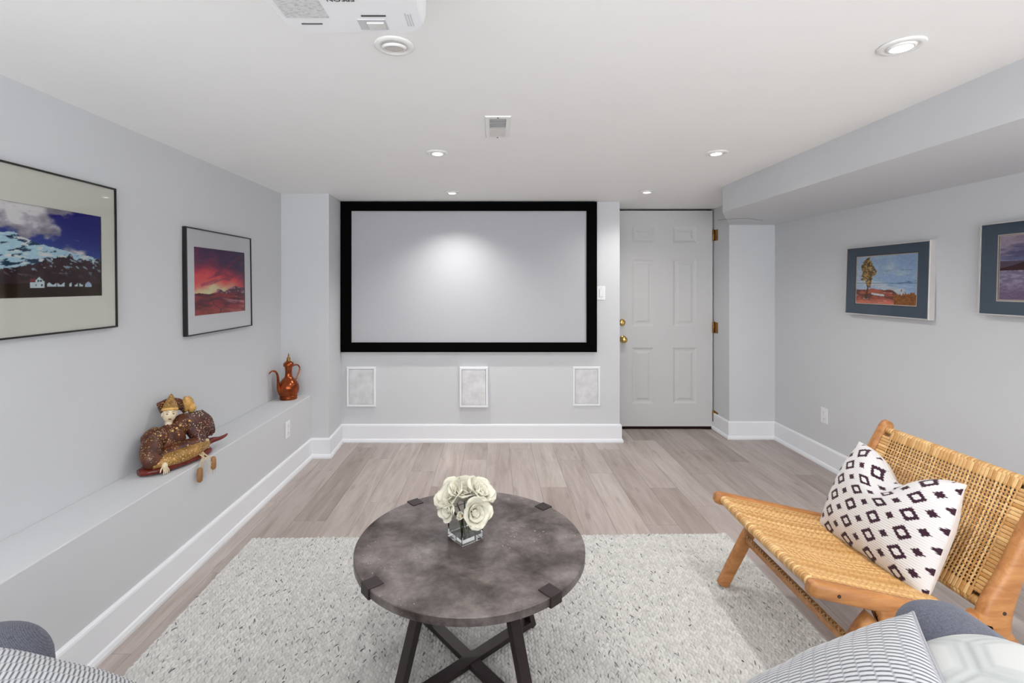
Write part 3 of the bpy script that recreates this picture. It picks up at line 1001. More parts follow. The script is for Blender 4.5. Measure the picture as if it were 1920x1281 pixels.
# ------------------------------------------------------------------ copper ewer
ew = empty('copper_ewer', (-1.534, 3.587, LEDGE_H), math.atan2(-0.8, -0.6) + PI, label='copper ewer with a curved spout and brass finial on the end of the ledge', cat='ewer')
lathe('ewer_body', [(0, 0.0), (0.060, 0.0), (0.062, 0.004), (0.0605, 0.022), (0.058, 0.026), (0.067, 0.042), (0.0735, 0.062), (0.0745, 0.082), (0.071, 0.105), (0.060, 0.128),
                    (0.044, 0.148), (0.031, 0.160), (0.0255, 0.172), (0.0235, 0.195), (0.0245, 0.225), (0.0275, 0.240), (0.030, 0.244)], M_COPPER, ew, 40)
lathe('base_ring', [(0.0605, 0.018), (0.0635, 0.021), (0.0635, 0.025), (0.059, 0.028)], M_COPPER, ew, 40)
lathe('ewer_lid', [(0.030, 0.243), (0.0365, 0.246), (0.0375, 0.256), (0.035, 0.268), (0.026, 0.276), (0.018, 0.280), (0.016, 0.284)], M_COPPER, ew, 36)
lathe('finial', [(0.016, 0.283), (0.0165, 0.288), (0.010, 0.292), (0.014, 0.300), (0.0105, 0.310), (0.005, 0.314), (0.0068, 0.323), (0.004, 0.332), (0.0015, 0.342), (0, 0.345)], M_BRASS_DK, ew, 24)
tube('spout', [(-0.058, 0, 0.045, 0.017), (-0.076, 0, 0.085, 0.014), (-0.081, 0, 0.13, 0.0105), (-0.085, 0, 0.18, 0.0085), (-0.097, 0, 0.212, 0.007), (-0.120, 0, 0.226, 0.0058), (-0.140, 0, 0.219, 0.005), (-0.150, 0, 0.208, 0.0045)], 0.01, M_COPPER, ew)
tube('handle', [(0.026, 0, 0.238, 0.0045), (0.052, 0, 0.247, 0.005), (0.075, 0, 0.243, 0.005), (0.089, 0, 0.222, 0.005), (0.086, 0, 0.195, 0.005), (0.072, 0, 0.165, 0.0045), (0.060, 0, 0.132, 0.004)], 0.005, M_COPPER, ew)

# ------------------------------------------------------------------ marionette figurine on the ledge
def mk_brocade(name, dark, mid, gold, amt=0.62):
    t = NT(name)
    v = t.coords('Object')
    f = t.noise(v, 26, 4)
    c = t.ramp(f, [(0.3, dark), (0.7, mid)])
    vo = t.n('ShaderNodeTexVoronoi'); vo.inputs['Scale'].default_value = 130
    t.l(v, vo.inputs['Vector'])
    pat = t.noise(v, 22, 2)
    m = t.math('MULTIPLY', t.ramp(vo.outputs['Distance'], [(0.22, (1, 1, 1)), (0.34, (0, 0, 0))]), t.ramp(pat, [(amt - 0.20, (0, 0, 0)), (amt - 0.08, (1, 1, 1))]))
    c = t.mix(m, c, gold)
    t.l(c, t.bsdf.inputs['Base Color'])
    t.set(Roughness=0.45)
    t.bump(f, 0.4, 0.004)
    return t.m
M_BRO = mk_brocade('brown_brocade', lin(52, 20, 11), lin(104, 54, 27), lin(214, 176, 112))
M_BRO2 = mk_brocade('dark_sequin_cloth', lin(40, 14, 12), lin(96, 44, 30), lin(226, 206, 176), 0.6)
M_GOLDCL = mk_brocade('gold_cloth', lin(120, 84, 34), lin(176, 132, 70), lin(224, 190, 120), 0.5)
M_LACQ = plain('red_lacquer', lin(104, 28, 16), 0.25, var=0.25)
M_FACE = plain('white_face_paint', lin(222, 206, 176), 0.35, var=0.03)
M_INK = plain('face_ink', lin(48, 34, 26), 0.5)
M_LIP = plain('lip_ink', lin(120, 44, 36), 0.5)
M_STRING = plain('tassel_string', lin(206, 186, 150), 0.8, var=0.15)
M_STICK2 = plain('toggle_wood', lin(150, 108, 66), 0.5, var=0.2)
M_GOLDP = plain('gold_plume', lin(214, 168, 96), 0.5, var=0.2, scale=60)
# local frame: x along the ledge (away from the camera), y out of the wall to the room... rotated so x -> +Y, -y -> +X
mar = empty('marionette_figurine', (-1.553, 2.310, LEDGE_H), math.radians(75), label='seated brown and gold marionette figurine with a pointed hat on the ledge', cat='figurine')
mar.scale = (1.12, 1.1, 1.06)
def R3(x=0, y=0, z=0): return Matrix.Rotation(z, 3, 'Z') @ Matrix.Rotation(y, 3, 'Y') @ Matrix.Rotation(x, 3, 'X')
bm = bmesh.new()
add_sweep(bm, smooth_path([(-0.16, -0.02, 0.016, 0.02, 0.012), (-0.11, -0.035, 0.018, 0.06, 0.017), (0.0, -0.04, 0.018, 0.075, 0.018), (0.10, -0.045, 0.018, 0.055, 0.016), (0.15, -0.03, 0.016, 0.02, 0.01)], 6), seg=18, power=2.6)
bm_obj('base_cushion', bm, M_LACQ, mar, True)
bm = bmesh.new()
add_blob(bm, (-0.015, 0.0, 0.098), (0.072, 0.058, 0.080), R3(0.15, 0.1), 24, 16, 0.04, 1)
add_blob(bm, (-0.075, -0.005, 0.135), (0.052, 0.046, 0.046), R3(0, 0.3), 18, 12, 0.05, 2)
add_blob(bm, (0.055, 0.0, 0.155), (0.055, 0.044, 0.048), R3(0, -0.3), 18, 12, 0.05, 3)
bm_obj('torso', bm, M_BRO, mar, True)
# sleeves: right arm folds down to the lap, left arm bent up
sweep('sleeve', smooth_path([(-0.09, -0.01, 0.135, 0.036, 0.036), (-0.115, -0.03, 0.095, 0.04, 0.038), (-0.125, -0.05, 0.062, 0.038, 0.034), (-0.10, -0.07, 0.042, 0.028, 0.024)], 6), M_BRO, mar, (0, 1, 0), 14)
sweep('sleeve', smooth_path([(0.06, -0.01, 0.165, 0.03, 0.03), (0.085, -0.03, 0.13, 0.036, 0.034), (0.09, -0.05, 0.09, 0.034, 0.03), (0.06, -0.075, 0.065, 0.026, 0.022)], 6), M_BRO2, mar, (0, 1, 0), 14)
# folded legs in gold trousers
sweep('trouser_leg', smooth_path([(-0.13, -0.05, 0.045, 0.03, 0.024), (-0.06, -0.085, 0.05, 0.038, 0.03), (0.02, -0.09, 0.052, 0.036, 0.03), (0.09, -0.07, 0.05, 0.028, 0.024), (0.13, -0.05, 0.045, 0.02, 0.018)], 6), M_GOLDCL, mar, (0, 0, 1), 14)
sweep('trouser_leg', smooth_path([(-0.11, -0.03, 0.06, 0.028, 0.024), (-0.04, -0.06, 0.07, 0.032, 0.028), (0.04, -0.06, 0.072, 0.034, 0.028), (0.11, -0.04, 0.06, 0.03, 0.024), (0.15, -0.03, 0.05, 0.022, 0.018)], 6), M_BRO, mar, (0, 0, 1), 14)
# long foot pointing away at the far end
sweep('foot', smooth_path([(0.12, -0.05, 0.045, 0.016, 0.014), (0.16, -0.055, 0.052, 0.017, 0.013), (0.195, -0.06, 0.05, 0.013, 0.009), (0.225, -0.062, 0.053, 0.009, 0.006), (0.24, -0.062, 0.058, 0.004, 0.004)], 5), M_LACQ, mar, seg=12)
box('ankle_cuff', (0.105, -0.078, 0.022), (0.125, -0.03, 0.075), M_STRING, mar, 0.006)
# hand with five fingers on the near knee
bm = bmesh.new()
add_blob(bm, (-0.112, -0.098, 0.036), (0.011, 0.012, 0.016), None, 12, 8)
for k in range(4):
    dx = -0.0085 + k * 0.0055
    L = (0.024, 0.029, 0.027, 0.021)[k]
    add_sweep(bm, [(-0.112 + dx, -0.102, 0.028, 0.0026, 0.0026), (-0.112 + dx * 1.3, -0.107, 0.028 - L * 0.5, 0.0025, 0.0025), (-0.112 + dx * 1.4, -0.106, max(0.005, 0.028 - L), 0.0016, 0.0016)], (0, 1, 0), 8)
add_sweep(bm, [(-0.122, -0.098, 0.036, 0.003, 0.003), (-0.132, -0.102, 0.028, 0.0028, 0.0028), (-0.137, -0.104, 0.018, 0.0018, 0.0018)], (0, 1, 0), 8)
bm_obj('hand', bm, M_FACE, mar, True)
# cloth gathered behind the shoulder and the dark sequinned cape on the far side
bm = bmesh.new()
for k in range(9):
    a = k / 8
    add_sweep(bm, smooth_path([(0.06 + 0.075 * a, -0.01 - 0.02 * math.sin(a * PI), 0.205 - 0.02 * abs(a - 0.4), 0.014, 0.012), (0.075 + 0.085 * a, -0.035 - 0.02 * math.sin(a * PI), 0.15, 0.017, 0.015), (0.08 + 0.10 * a, -0.035, 0.09 - 0.01 * (k % 2), 0.015, 0.013), (0.085 + 0.095 * a, -0.04, 0.055 + 0.035 * a, 0.008, 0.006)], 5), (0, 1, 0), 10)
bm_obj('sequin_cape', bm, M_BRO2, mar, True)
bm = bmesh.new()
for k in range(6):
    a = k / 5
    add_sweep(bm, smooth_path([(-0.02 + 0.01 * a, 0.05, 0.262 - 0.035 * a, 0.009, 0.009), (0.03, 0.045 - 0.01 * a, 0.270 - 0.03 * a, 0.012, 0.011), (0.075, 0.04 - 0.01 * a, 0.258 - 0.035 * a, 0.011, 0.01), (0.095, 0.035, 0.235 - 0.035 * a, 0.007, 0.007)], 5), (0, 0, 1), 10)
bm_obj('gathered_scarf', bm, M_BRO, mar, True)
bm = bmesh.new()
add_blob(bm, (0.105, 0.03, 0.238), (0.026, 0.02, 0.034), None, 14, 10, 0.25, 5)
add_blob(bm, (0.12, 0.02, 0.215), (0.018, 0.016, 0.026), None, 12, 8, 0.25, 6)
bm_obj('plume', bm, M_GOLDP, mar, True)
# head with face, ears, hat; it looks into the room and slightly towards the camera
hd = empty('head', (-0.004, 0.004, 0.218)); hd.parent = mar
hd.rotation_euler = (-0.12, 0.10, -0.62)
hd.scale = (0.86, 0.86, 1.03)
bm = bmesh.new()
m = bmesh.ops.create_uvsphere(bm, u_segments=28, v_segments=20, radius=1)
for v in m['verts']:
    x_, y_, z_ = v.co
    s = 1.0 - 0.22 * max(0, -z_) ** 1.5
    v.co = Vector((x_ * 0.031 * s, y_ * 0.031 * (0.95 if y_ > 0 else 1.0) * s, z_ * 0.038))
    n_ = math.exp(-((v.co.x) / 0.0045) ** 2 - ((v.co.z + 0.003) / 0.008) ** 2)
    if v.co.y < 0:
        v.co.y -= 0.0055 * n_
        v.co.y -= 0.002 * math.exp(-((v.co.x) / 0.009) ** 2 - ((v.co.z + 0.017) / 0.004) ** 2)
        v.co.y += 0.0018 * (math.exp(-((v.co.x - 0.012) / 0.006) ** 2 - ((v.co.z - 0.005) / 0.005) ** 2) + math.exp(-((v.co.x + 0.012) / 0.006) ** 2 - ((v.co.z - 0.005) / 0.005) ** 2))
for s in (-1, 1):
    add_blob(bm, (s * 0.031, 0.003, 0.0), (0.004, 0.006, 0.010), None, 10, 8)
add_lathe(bm, [(0.017, -0.052), (0.016, -0.04), (0.017, -0.03)], 16)
bm_obj('face', bm, M_FACE, hd, True)
bm = bmesh.new()
for s in (-1, 1):
    add_blob(bm, (s * 0.0125, -0.0262, 0.004), (0.0058, 0.003, 0.0022), None, 10, 6)
    add_sweep(bm, smooth_path([(s * 0.006, -0.029, 0.011, 0.0008, 0.0008), (s * 0.013, -0.0275, 0.0135, 0.001, 0.001), (s * 0.02, -0.0235, 0.0115, 0.0006, 0.0006)], 4), (0, 1, 0), 6)
bm_obj('eyes', bm, M_INK, hd, True)
blob('mouth', (0, -0.0295, -0.018), (0.0075, 0.003, 0.0026), M_LIP, hd, None, 12, 6)
lathe('pointed_hat', [(0.034, 0.008), (0.036, 0.014), (0.034, 0.022), (0.031, 0.03), (0.026, 0.042), (0.017, 0.059), (0.009, 0.073), (0.004, 0.080), (0, 0.083)], M_GOLDCL, hd, 24, (0, 0.006, 0.006), R3(-0.12, 0.0))
lathe('headband', [(0.0335, 0.010), (0.037, 0.012), (0.037, 0.019), (0.034, 0.021)], M_GOLDP, hd, 24, (0, 0.006, 0.006), R3(-0.12, 0.0))
# sequins/buttons on the chest
bm = bmesh.new()
for (x_, z_) in ((-0.035, 0.165), (-0.018, 0.172), (0.0, 0.18), (-0.085, 0.16), (0.05, 0.185), (-0.01, 0.14), (-0.008, 0.12), (-0.006, 0.10)):
    add_blob(bm, (x_, -0.052 + 0.12 * abs(x_ + 0.01), z_ - 0.008), (0.0052, 0.005, 0.0052), None, 10, 6)
st = bm_obj('gold_buttons', bm, M_GOLDP, mar, True)
st['kind'] = 'stuff'
# tassel hanging over the ledge edge: strings and two wooden toggles
bm = bmesh.new()
rr = random.Random(3)
for k in range(12):
    x0 = 0.045 + rr.uniform(-0.012, 0.012)
    x1 = 0.04 + rr.uniform(-0.05, 0.05)
    add_sweep(bm, smooth_path([(x0, -0.095, 0.05, 0.0011, 0.0011), (x0, -0.118 - rr.random() * 0.008, 0.03, 0.0011, 0.0011), (x1, -0.140 - rr.random() * 0.012, -0.005, 0.0011, 0.0011), (x1 + rr.uniform(-.015, .015), -0.139 - rr.random() * 0.01, -0.05 - rr.random() * 0.02, 0.0009, 0.0009)], 4), (0, 1, 0), 6)
tas = bm_obj('tassel', bm, M_STRING, mar, True)
for (x_, z0, z1, yy) in ((0.005, -0.075, -0.012, -0.150), (0.075, -0.045, 0.012, -0.150)):
    lathe('toggle', [(0.0, z0 - 0.004), (0.007, z0), (0.0105, z0 + 0.006), (0.0115, (z0 + z1) / 2), (0.010, z1 - 0.006), (0.006, z1), (0, z1 + 0.002)], M_STICK2, mar, 14, (x_, yy, 0))

# ------------------------------------------------------------------ rug
RY0, RY1 = 0.75, 2.54
rug = empty('woven_rug', (0, 1.4, 0), label='large ivory woven wool rug with grey flecks under the coffee table', cat='rug')
def rug_far(x): return 2.542 + 0.019 * x
bm = bmesh.new()
lo = [(-1.262, RY0 - 0.45), (1.25, RY0 - 0.45), (1.246, rug_far(1.246)), (-1.262, rug_far(-1.262))]
A = [bm.verts.new((x, y - 1.4, 0.0008)) for x, y in lo]
B = [bm.verts.new((x, y - 1.4, 0.007)) for x, y in lo]
bm.faces.new(A[::-1]); bm.faces.new(B)
for i in range(4):
    j = (i + 1) % 4
    bm.faces.new((A[i], A[j], B[j], B[i]))
bm_obj('rug_backing', bm, M_RUG_BASE, rug)
# braided loops: short plump strands leaning alternately left and right, row by row
nu, nv = 8, 3
loc, fac = [], []
for j in range(nv + 1):
    ph = (PI / 2) * j / nv
    for i in range(nu):
        a = 2 * PI * i / nu
        loc.append((math.cos(a) * math.cos(ph), math.sin(a) * math.cos(ph), math.sin(ph)))
for j in range(nv):
    for i in range(nu):
        k = (i + 1) % nu
        fac.append((j * nu + i, j * nu + k, (j + 1) * nu + k, (j + 1) * nu + i))
loc, fac = np.array(loc), np.array(fac)
px, py = 0.0125, 0.0205
gx = np.arange(-1.257, 1.243, px)
allv, allf, allc = [], [], []
cnt = 0
def strands(X, Y, ang, W, L, H, z, c):
    global cnt
    n = len(X)
    p = loc[None] * np.stack([W, L, H], -1)[:, None]
    ca, sa = np.cos(ang)[:, None], np.sin(ang)[:, None]
    q = np.stack([p[..., 0] * ca - p[..., 1] * sa + X[:, None], p[..., 0] * sa + p[..., 1] * ca + Y[:, None] - 1.4, p[..., 2] + z], -1)
    allv.append(q.reshape(-1, 3))
    allf.append((fac[None] + (cnt + np.arange(n) * len(loc))[:, None, None]).reshape(-1, 4))
    cnt += n * len(loc)
    allc.append(np.repeat(c[:, None], len(loc), 1).reshape(-1, 3))
for ix, xx in enumerate(gx):
    gy = np.arange(0.95 + (ix % 2) * py / 2, rug_far(xx) - 0.006, py)
    n = len(gy)
    ang = (0.45 if ix % 2 else -0.45) + rng.normal(0, 0.12, n)
    L = 0.0142 * rng.uniform(0.9, 1.15, n); W = 0.0076 * rng.uniform(0.9, 1.15, n); H = 0.0062 * rng.uniform(0.75, 1.25, n)
    X = xx + rng.normal(0, 0.0010, n); Y = gy + rng.normal(0, 0.0014, n)
    c = lin_np(np.array([206, 205, 202.]))[None] * rng.uniform(0.86, 1.06, n)[:, None]
    strands(X, Y, ang, W, L, H, 0.0068, c)
    # thin grey yarns lying between and over some of the loops
    patch = vnoise(X * 2.2 + 9, Y * 2.2 + 4, 71)
    pick = rng.random(n) < 0.05 + 0.28 * patch ** 2
    if pick.any():
        k = int(pick.sum())
        tone = lin_np(rng.uniform(100, 168, k))[:, None] * np.array([[1.0, 1.0, 1.02]])
        strands(X[pick] + rng.uniform(-0.005, 0.005, k), Y[pick] + rng.uniform(-0.006, 0.006, k), ang[pick] * 0.8 + rng.normal(0, 0.2, k),
                rng.uniform(0.0014, 0.0028, k), rng.uniform(0.006, 0.013, k), np.full(k, 0.0045), 0.0095, tone)
pile = py_obj('woven_pile', np.concatenate(allv), np.concatenate(allf), M_RUG, rug, True, np.clip(np.concatenate(allc), 0, 1))
pile['kind'] = 'stuff'
RUG_H = 0.0135

# ------------------------------------------------------------------ coffee table
TC = (-0.081, 1.672)
TH, TR, TT = 0.45, 0.3925, 0.026
tb = empty('coffee_table', (TC[0], TC[1], RUG_H), label='round grey concrete look coffee table on dark crossed metal legs', cat='table')
zt = TH - RUG_H
lathe('tabletop', [(0, zt - TT), (TR - 0.002, zt - TT), (TR, zt - TT + 0.002), (TR, zt - 0.002), (TR - 0.002, zt), (0, zt)], M_STONE, tb, 96, smooth=False)
angs = [math.radians(a) for a in (41.5, 130, 221, 311)]
def barbox(bm, p, q, w, t, up=(0, 0, 1)):
    """flat bar from p to q: width w (horizontal, across), thickness t"""
    p, q = Vector(p), Vector(q)
    d = (q - p)
    L = d.length
    d.normalize()
    side = d.cross(Vector(up)).normalized()
    n = side.cross(d)
    M = Matrix((side, d, n)).transposed().to_4x4()
    M.translation = (p + q) / 2
    add_box(bm, (-w / 2, -L / 2, -t / 2), (w / 2, L / 2, t / 2), 0.0015, 1, M)
for a in angs:
    d = Vector((math.cos(a), math.sin(a), 0))
    # clip folded round the rim
    bm = bmesh.new()
    Mz = Matrix.Rotation(a, 4, 'Z')
    add_box(bm, (TR - 0.046, -0.024, zt), (TR + 0.0045, 0.024, zt + 0.0035), 0.001, 1, Mz)
    add_box(bm, (TR + 0.0003, -0.024, zt - TT - 0.0035), (TR + 0.0045, 0.024, zt + 0.001), 0.001, 1, Mz)
    add_box(bm, (TR - 0.075, -0.024, zt - TT - 0.0035), (TR + 0.0045, 0.024, zt - TT), 0.001, 1, Mz)
    bm_obj('rim_clip', bm, M_STEEL, tb)
    bm = bmesh.new()
    add_box(bm, (0.15, -0.0205, zt - TT - 0.022), (TR - 0.03, 0.0205, zt - TT - 0.0005), 0.0015, 1, Mz)
    bm_obj('top_bar', bm, M_STEEL, tb)
    bm = bmesh.new()
    barbox(bm, d * 0.176 + Vector((0, 0, zt - TT - 0.012)), d * 0.300 + Vector((0, 0, 0.002)), 0.042, 0.022, (0, 0, 1))
    bm_obj('leg', bm, M_STEEL, tb)
for k, (i, j) in enumerate(((1, 3), (0, 2))):
    bm = bmesh.new()
    di = Vector((math.cos(angs[i]), math.sin(angs[i]), 0)); dj = Vector((math.cos(angs[j]), math.sin(angs[j]), 0))
    z = 0.012 if k == 0 else 0.016
    barbox(bm, di * 0.30 + Vector((0, 0, z)), dj * 0.30 + Vector((0, 0, z)), 0.042, 0.020)
    bm_obj('foot_bar', bm, M_STEEL, tb)
TOP = TH

# ------------------------------------------------------------------ vase and roses
VX, VY = -0.100, 1.684
va = empty('glass_vase', (VX, VY, TOP + 0.0005), math.radians(38), label='square clear glass vase with a thick base on the coffee table', cat='vase')
bm = bmesh.new()
w, h, tk = 0.045, 0.100, 0.005
add_box(bm, (-w, -w, 0), (w, w, h), 0.003, 2)
bm.normal_update()
topf = max(bm.faces, key=lambda f: f.calc_center_median().z + f.calc_area())
bmesh.ops.inset_region(bm, faces=[topf], thickness=tk)
r = bmesh.ops.extrude_face_region(bm, geom=[topf])
for v in [g for g in r['geom'] if isinstance(g, bmesh.types.BMVert)]:
    v.co.z = 0.020
if topf.is_valid:
    bm.faces.remove(topf)
bm_obj('vase_wall', bm, M_GLASS, va)

def petal(bm, base, out, up, L, Wd, lean, curl, cup, seed):
    """one petal: a cupped, rounded blade leaning outwards by 'lean' radians with its lip curled over by 'curl'"""
    rr = random.Random(seed)
    out = Vector(out).normalized(); up = Vector(up).normalized()
    side = out.cross(up).normalized()
    nu_, nv_ = 9, 9
    G = []
    ph = rr.uniform(0, 6.28)
    pos = Vector(base)
    step = L / nv_
    for j in range(nv_ + 1):
        t = j / nv_
        ang = lean * (0.35 + 0.65 * t) + curl * max(0, t - 0.55) ** 1.5 * 2.2
        d = up * math.cos(ang) + out * math.sin(ang)
        nrm = out * math.cos(ang) - up * math.sin(ang)
        if j:
            pos = pos + d * step
        wv = Wd * (0.30 + 0.70 * math.sin(PI * min(0.5, t * 0.72))) * math.sqrt(max(0.0, 1 - max(0, (t - 0.62) / 0.40) ** 2.2))
        row = []
        for i in range(nu_ + 1):
            s_ = i / nu_ * 2 - 1
            dep = -cup * wv * (1 - math.cos(s_ * 1.25)) * (1 - 0.45 * t)
            rip = 0.045 * Wd * math.sin(4.2 * s_ + ph) * t * t
            row.append(bm.verts.new(pos + side * (wv * math.sin(s_ * 1.25) / math.sin(1.25)) + nrm * (dep + rip)))
        G.append(row)
    for j in range(nv_):
        for i in range(nu_):
            bm.faces.new((G[j][i], G[j][i + 1], G[j + 1][i + 1], G[j + 1][i]))

def rose(center, direction, R, stem_to, label, seed, bud=False):
    """a rose: heart spiral, three whorls of petals, sepals and a stem into the vase"""
    rr = random.Random(seed)
    o = empty('white_rose', center, 0, label, 'flower', 'cream roses in the glass vase')
    D = Vector(direction).normalized()
    q = Vector((0, 0, 1)).rotation_difference(D).to_matrix()
    bm = bmesh.new()
    add_lathe(bm, [(0, -0.46 * R), (0.12 * R, -0.42 * R), (0.20 * R, -0.15 * R), (0.20 * R, 0.12 * R), (0.15 * R, 0.22 * R), (0.11 * R, 0.14 * R), (0.08 * R, 0.24 * R), (0.04 * R, 0.12 * R), (0, 0.10 * R)], 18, (0, 0, 0), q)
    bm_obj('flower_heart', bm, M_PETAL_IN if bud else M_PETAL, o, True)
    # (count, length, half width, lean, lip curl, ring radius)
    whorls = [(3, 0.95, 0.45, 0.05, 0.3, 0.12), (3, 1.05, 0.60, 0.25, 0.9, 0.16)] if bud else \
             [(3, 0.78, 0.36, 0.02, 0.5, 0.10), (4, 0.92, 0.52, 0.28, 1.1, 0.16), (5, 1.15, 0.66, 0.75, 1.3, 0.18)]
    for wi, (n, Ls, ws, lean, curl, rad) in enumerate(whorls):
        for k in range(n):
            a = 2 * PI * (k + 0.41 * wi) / n + rr.uniform(-0.2, 0.2)
            dirv = q @ Vector((math.cos(a), math.sin(a), 0))
            bm = bmesh.new()
            petal(bm, q @ Vector((rad * R * math.cos(a), rad * R * math.sin(a), -0.42 * R)), dirv, D, R * Ls * rr.uniform(0.94, 1.08), R * ws * rr.uniform(0.92, 1.1), lean * rr.uniform(0.8, 1.25), curl * rr.uniform(0.7, 1.2), 0.75, seed * 31 + wi * 7 + k)
            ob = bm_obj('petal', bm, M_PETAL, o, True)
            md = ob.modifiers.new('skin', 'SOLIDIFY'); md.thickness = 0.0006
    e = Vector(stem_to) - Vector(center)
    s0 = D * (-0.25 * R)
    mid = s0 * 0.4 + e * 0.5 - D * 0.3 * R
    tube('stem', [tuple(s0), tuple(mid), tuple(e)], 0.0028, M_STEM, o, 5, 8)
vb = TOP + 0.023
HB = TOP + 0.095
roses = [
    ((VX - 0.044, VY - 0.002, HB + 0.050), (-0.55, -0.40, 0.75), 0.062, (VX - 0.006, VY + 0.004, vb), 'wide open cream rose on the left of the bunch', False),
    ((VX + 0.048, VY + 0.004, HB + 0.058), (0.55, -0.25, 0.80), 0.060, (VX + 0.012, VY + 0.010, vb), 'open cream rose at the upper right of the bunch', False),
    ((VX + 0.034, VY - 0.050, HB + 0.016), (0.35, -0.75, 0.25), 0.058, (VX + 0.008, VY - 0.012, vb), 'large cream rose drooping over the front right of the vase', False),
    ((VX - 0.004, VY + 0.006, HB + 0.058), (0.02, -0.30, 0.95), 0.062, (VX + 0.0, VY + 0.018, vb), 'cream rose at the top middle of the bunch', False),
    ((VX - 0.050, VY - 0.040, HB + 0.022), (-0.70, -0.65, 0.15), 0.046, (VX - 0.010, VY - 0.008, vb), 'cream rose spreading over the front left rim', False),
    ((VX - 0.012, VY - 0.060, HB + 0.010), (-0.1, -0.85, 0.45), 0.026, (VX - 0.004, VY - 0.018, vb), 'small tightly furled cream bud in front of the bunch', True),
]
for i, (c, d, R, s, lab, bud) in enumerate(roses):
    rose(c, d, R, s, lab, 11 + i, bud)

# ------------------------------------------------------------------ rattan lounge chair (faces the table, -x)
ch = empty('rattan_chair', (1.35, 1.81, 0), label='low honey teak lounge chair with woven rattan seat and back', cat='chair')
o3 = Vector(ch.location)
YF, YN = 2.115, 1.487        # far and near side frames (centre lines)
def L3(x, y, z): return (x - 1.35, y - 1.81, z)
def seat_z(x): return 0.400 - 0.215 * (x - 0.987)
for y in (YF, YN):
    # seat rail
    rows = [L3(0.972, y, seat_z(0.972)) + (0.012, 0.016), L3(0.978, y, seat_z(0.978)) + (0.018, 0.023), L3(0.992, y, seat_z(0.992)) + (0.021, 0.0265)]
    for xx in (1.1, 1.25, 1.4, 1.50, 1.545):
        rows.append(L3(xx, y, seat_z(xx)) + (0.021, 0.0265))
    sweep('seat_rail', rows, M_TEAK, ch, (0, 0, 1), 18, 3.2)
    # front leg with a flared shoulder under the rail
    foot = RUG_H if y < 9 else 0
    rows = smooth_path([L3(1.245, y, 0.325) + (0.02, 0.055), L3(1.19, y, 0.305) + (0.02, 0.040), L3(1.135, y, 0.26) + (0.019, 0.026), L3(1.085, y, 0.17) + (0.019, 0.0245), L3(1.006, y, foot + 0.002) + (0.018, 0.023)], 4)
    sweep('front_leg', rows, M_TEAK, ch, (1, 0, 0.6), 16, 4)
    # back post: elbow at the seat rail, reclining to a rounded tip
    tip = 0.735
    rows = smooth_path([L3(1.562, y, 0.205) + (0.0195, 0.030), L3(1.545, y, 0.262) + (0.021, 0.050), L3(1.550, y, 0.330) + (0.021, 0.050), L3(1.598, y, 0.44) + (0.021, 0.034), L3(1.65, y, 0.565) + (0.021, 0.0255), L3(1.728, y, 0.712) + (0.021, 0.025)], 4)
    rows += [np.array(L3(1.7365, y, 0.728) + (0.0185, 0.021)), np.array(L3(1.741, y, tip) + (0.012, 0.013))]
    sweep('back_post', rows, M_TEAK, ch, (1, 0, -0.6), 18, 3.2)
    # rear leg from the elbow back to the floor
    rows = smooth_path([L3(1.475, y, 0.305) + (0.021, 0.030), L3(1.540, y, 0.265) + (0.021, 0.042), L3(1.61, y, 0.195) + (0.021, 0.031), L3(1.70, y, 0.105) + (0.020, 0.025), L3(1.80, y, 0.003) + (0.019, 0.022)], 4)
    sweep('rear_leg', rows, M_TEAK, ch, (1, 0, 1), 18, 3.2)
    s = -1 if y == YN else 1
    for xx, zz in ((1.055, seat_z(1.055)), (1.560, 0.333)):
        lathe('screw_hole', [(0.0058, 0), (0.0058, 0.001)], M_INK, ch, 12, L3(xx, y + s * 0.0208, zz), Matrix.Rotation(-s * PI / 2, 3, 'X'), False)

YW0, YW1 = YN + 0.020, YF - 0.020
RA = lin_np(np.array([[190, 138, 76.], [212, 164, 102.], [230, 190, 132.]]))
def ribbon(V, F, C, pts, nrm, side, width, col):
    """arched strip following pts; width may vary per point"""
    b = len(V) and sum(len(v) for v in V)
    b = int(b)
    n = len(pts)
    wd = np.broadcast_to(np.asarray(width, float), (n,))[:, None]
    edge = -0.0007
    p = np.stack([pts - side * wd / 2 + nrm * edge, pts - side * wd / 4 + nrm * 0.0003, pts + side * wd / 4 + nrm * 0.0003, pts + side * wd / 2 + nrm * edge], 1)
    V.append(p.reshape(-1, 3))
    i = np.arange(n - 1)[:, None] * 4 + np.arange(3)[None]
    f = np.stack([i, i + 1, i + 5, i + 4], -1).reshape(-1, 4) + b
    F.append(f)
    cc = np.broadcast_to(col, (n * 4, 3)) * rng.uniform(0.92, 1.06, (n * 4, 1))
    C.append(cc)

def rattan_col():
    t = rng.random()
    c = RA[0] * (1 - t) + RA[2] * t
    return c * rng.uniform(0.86, 1.08)

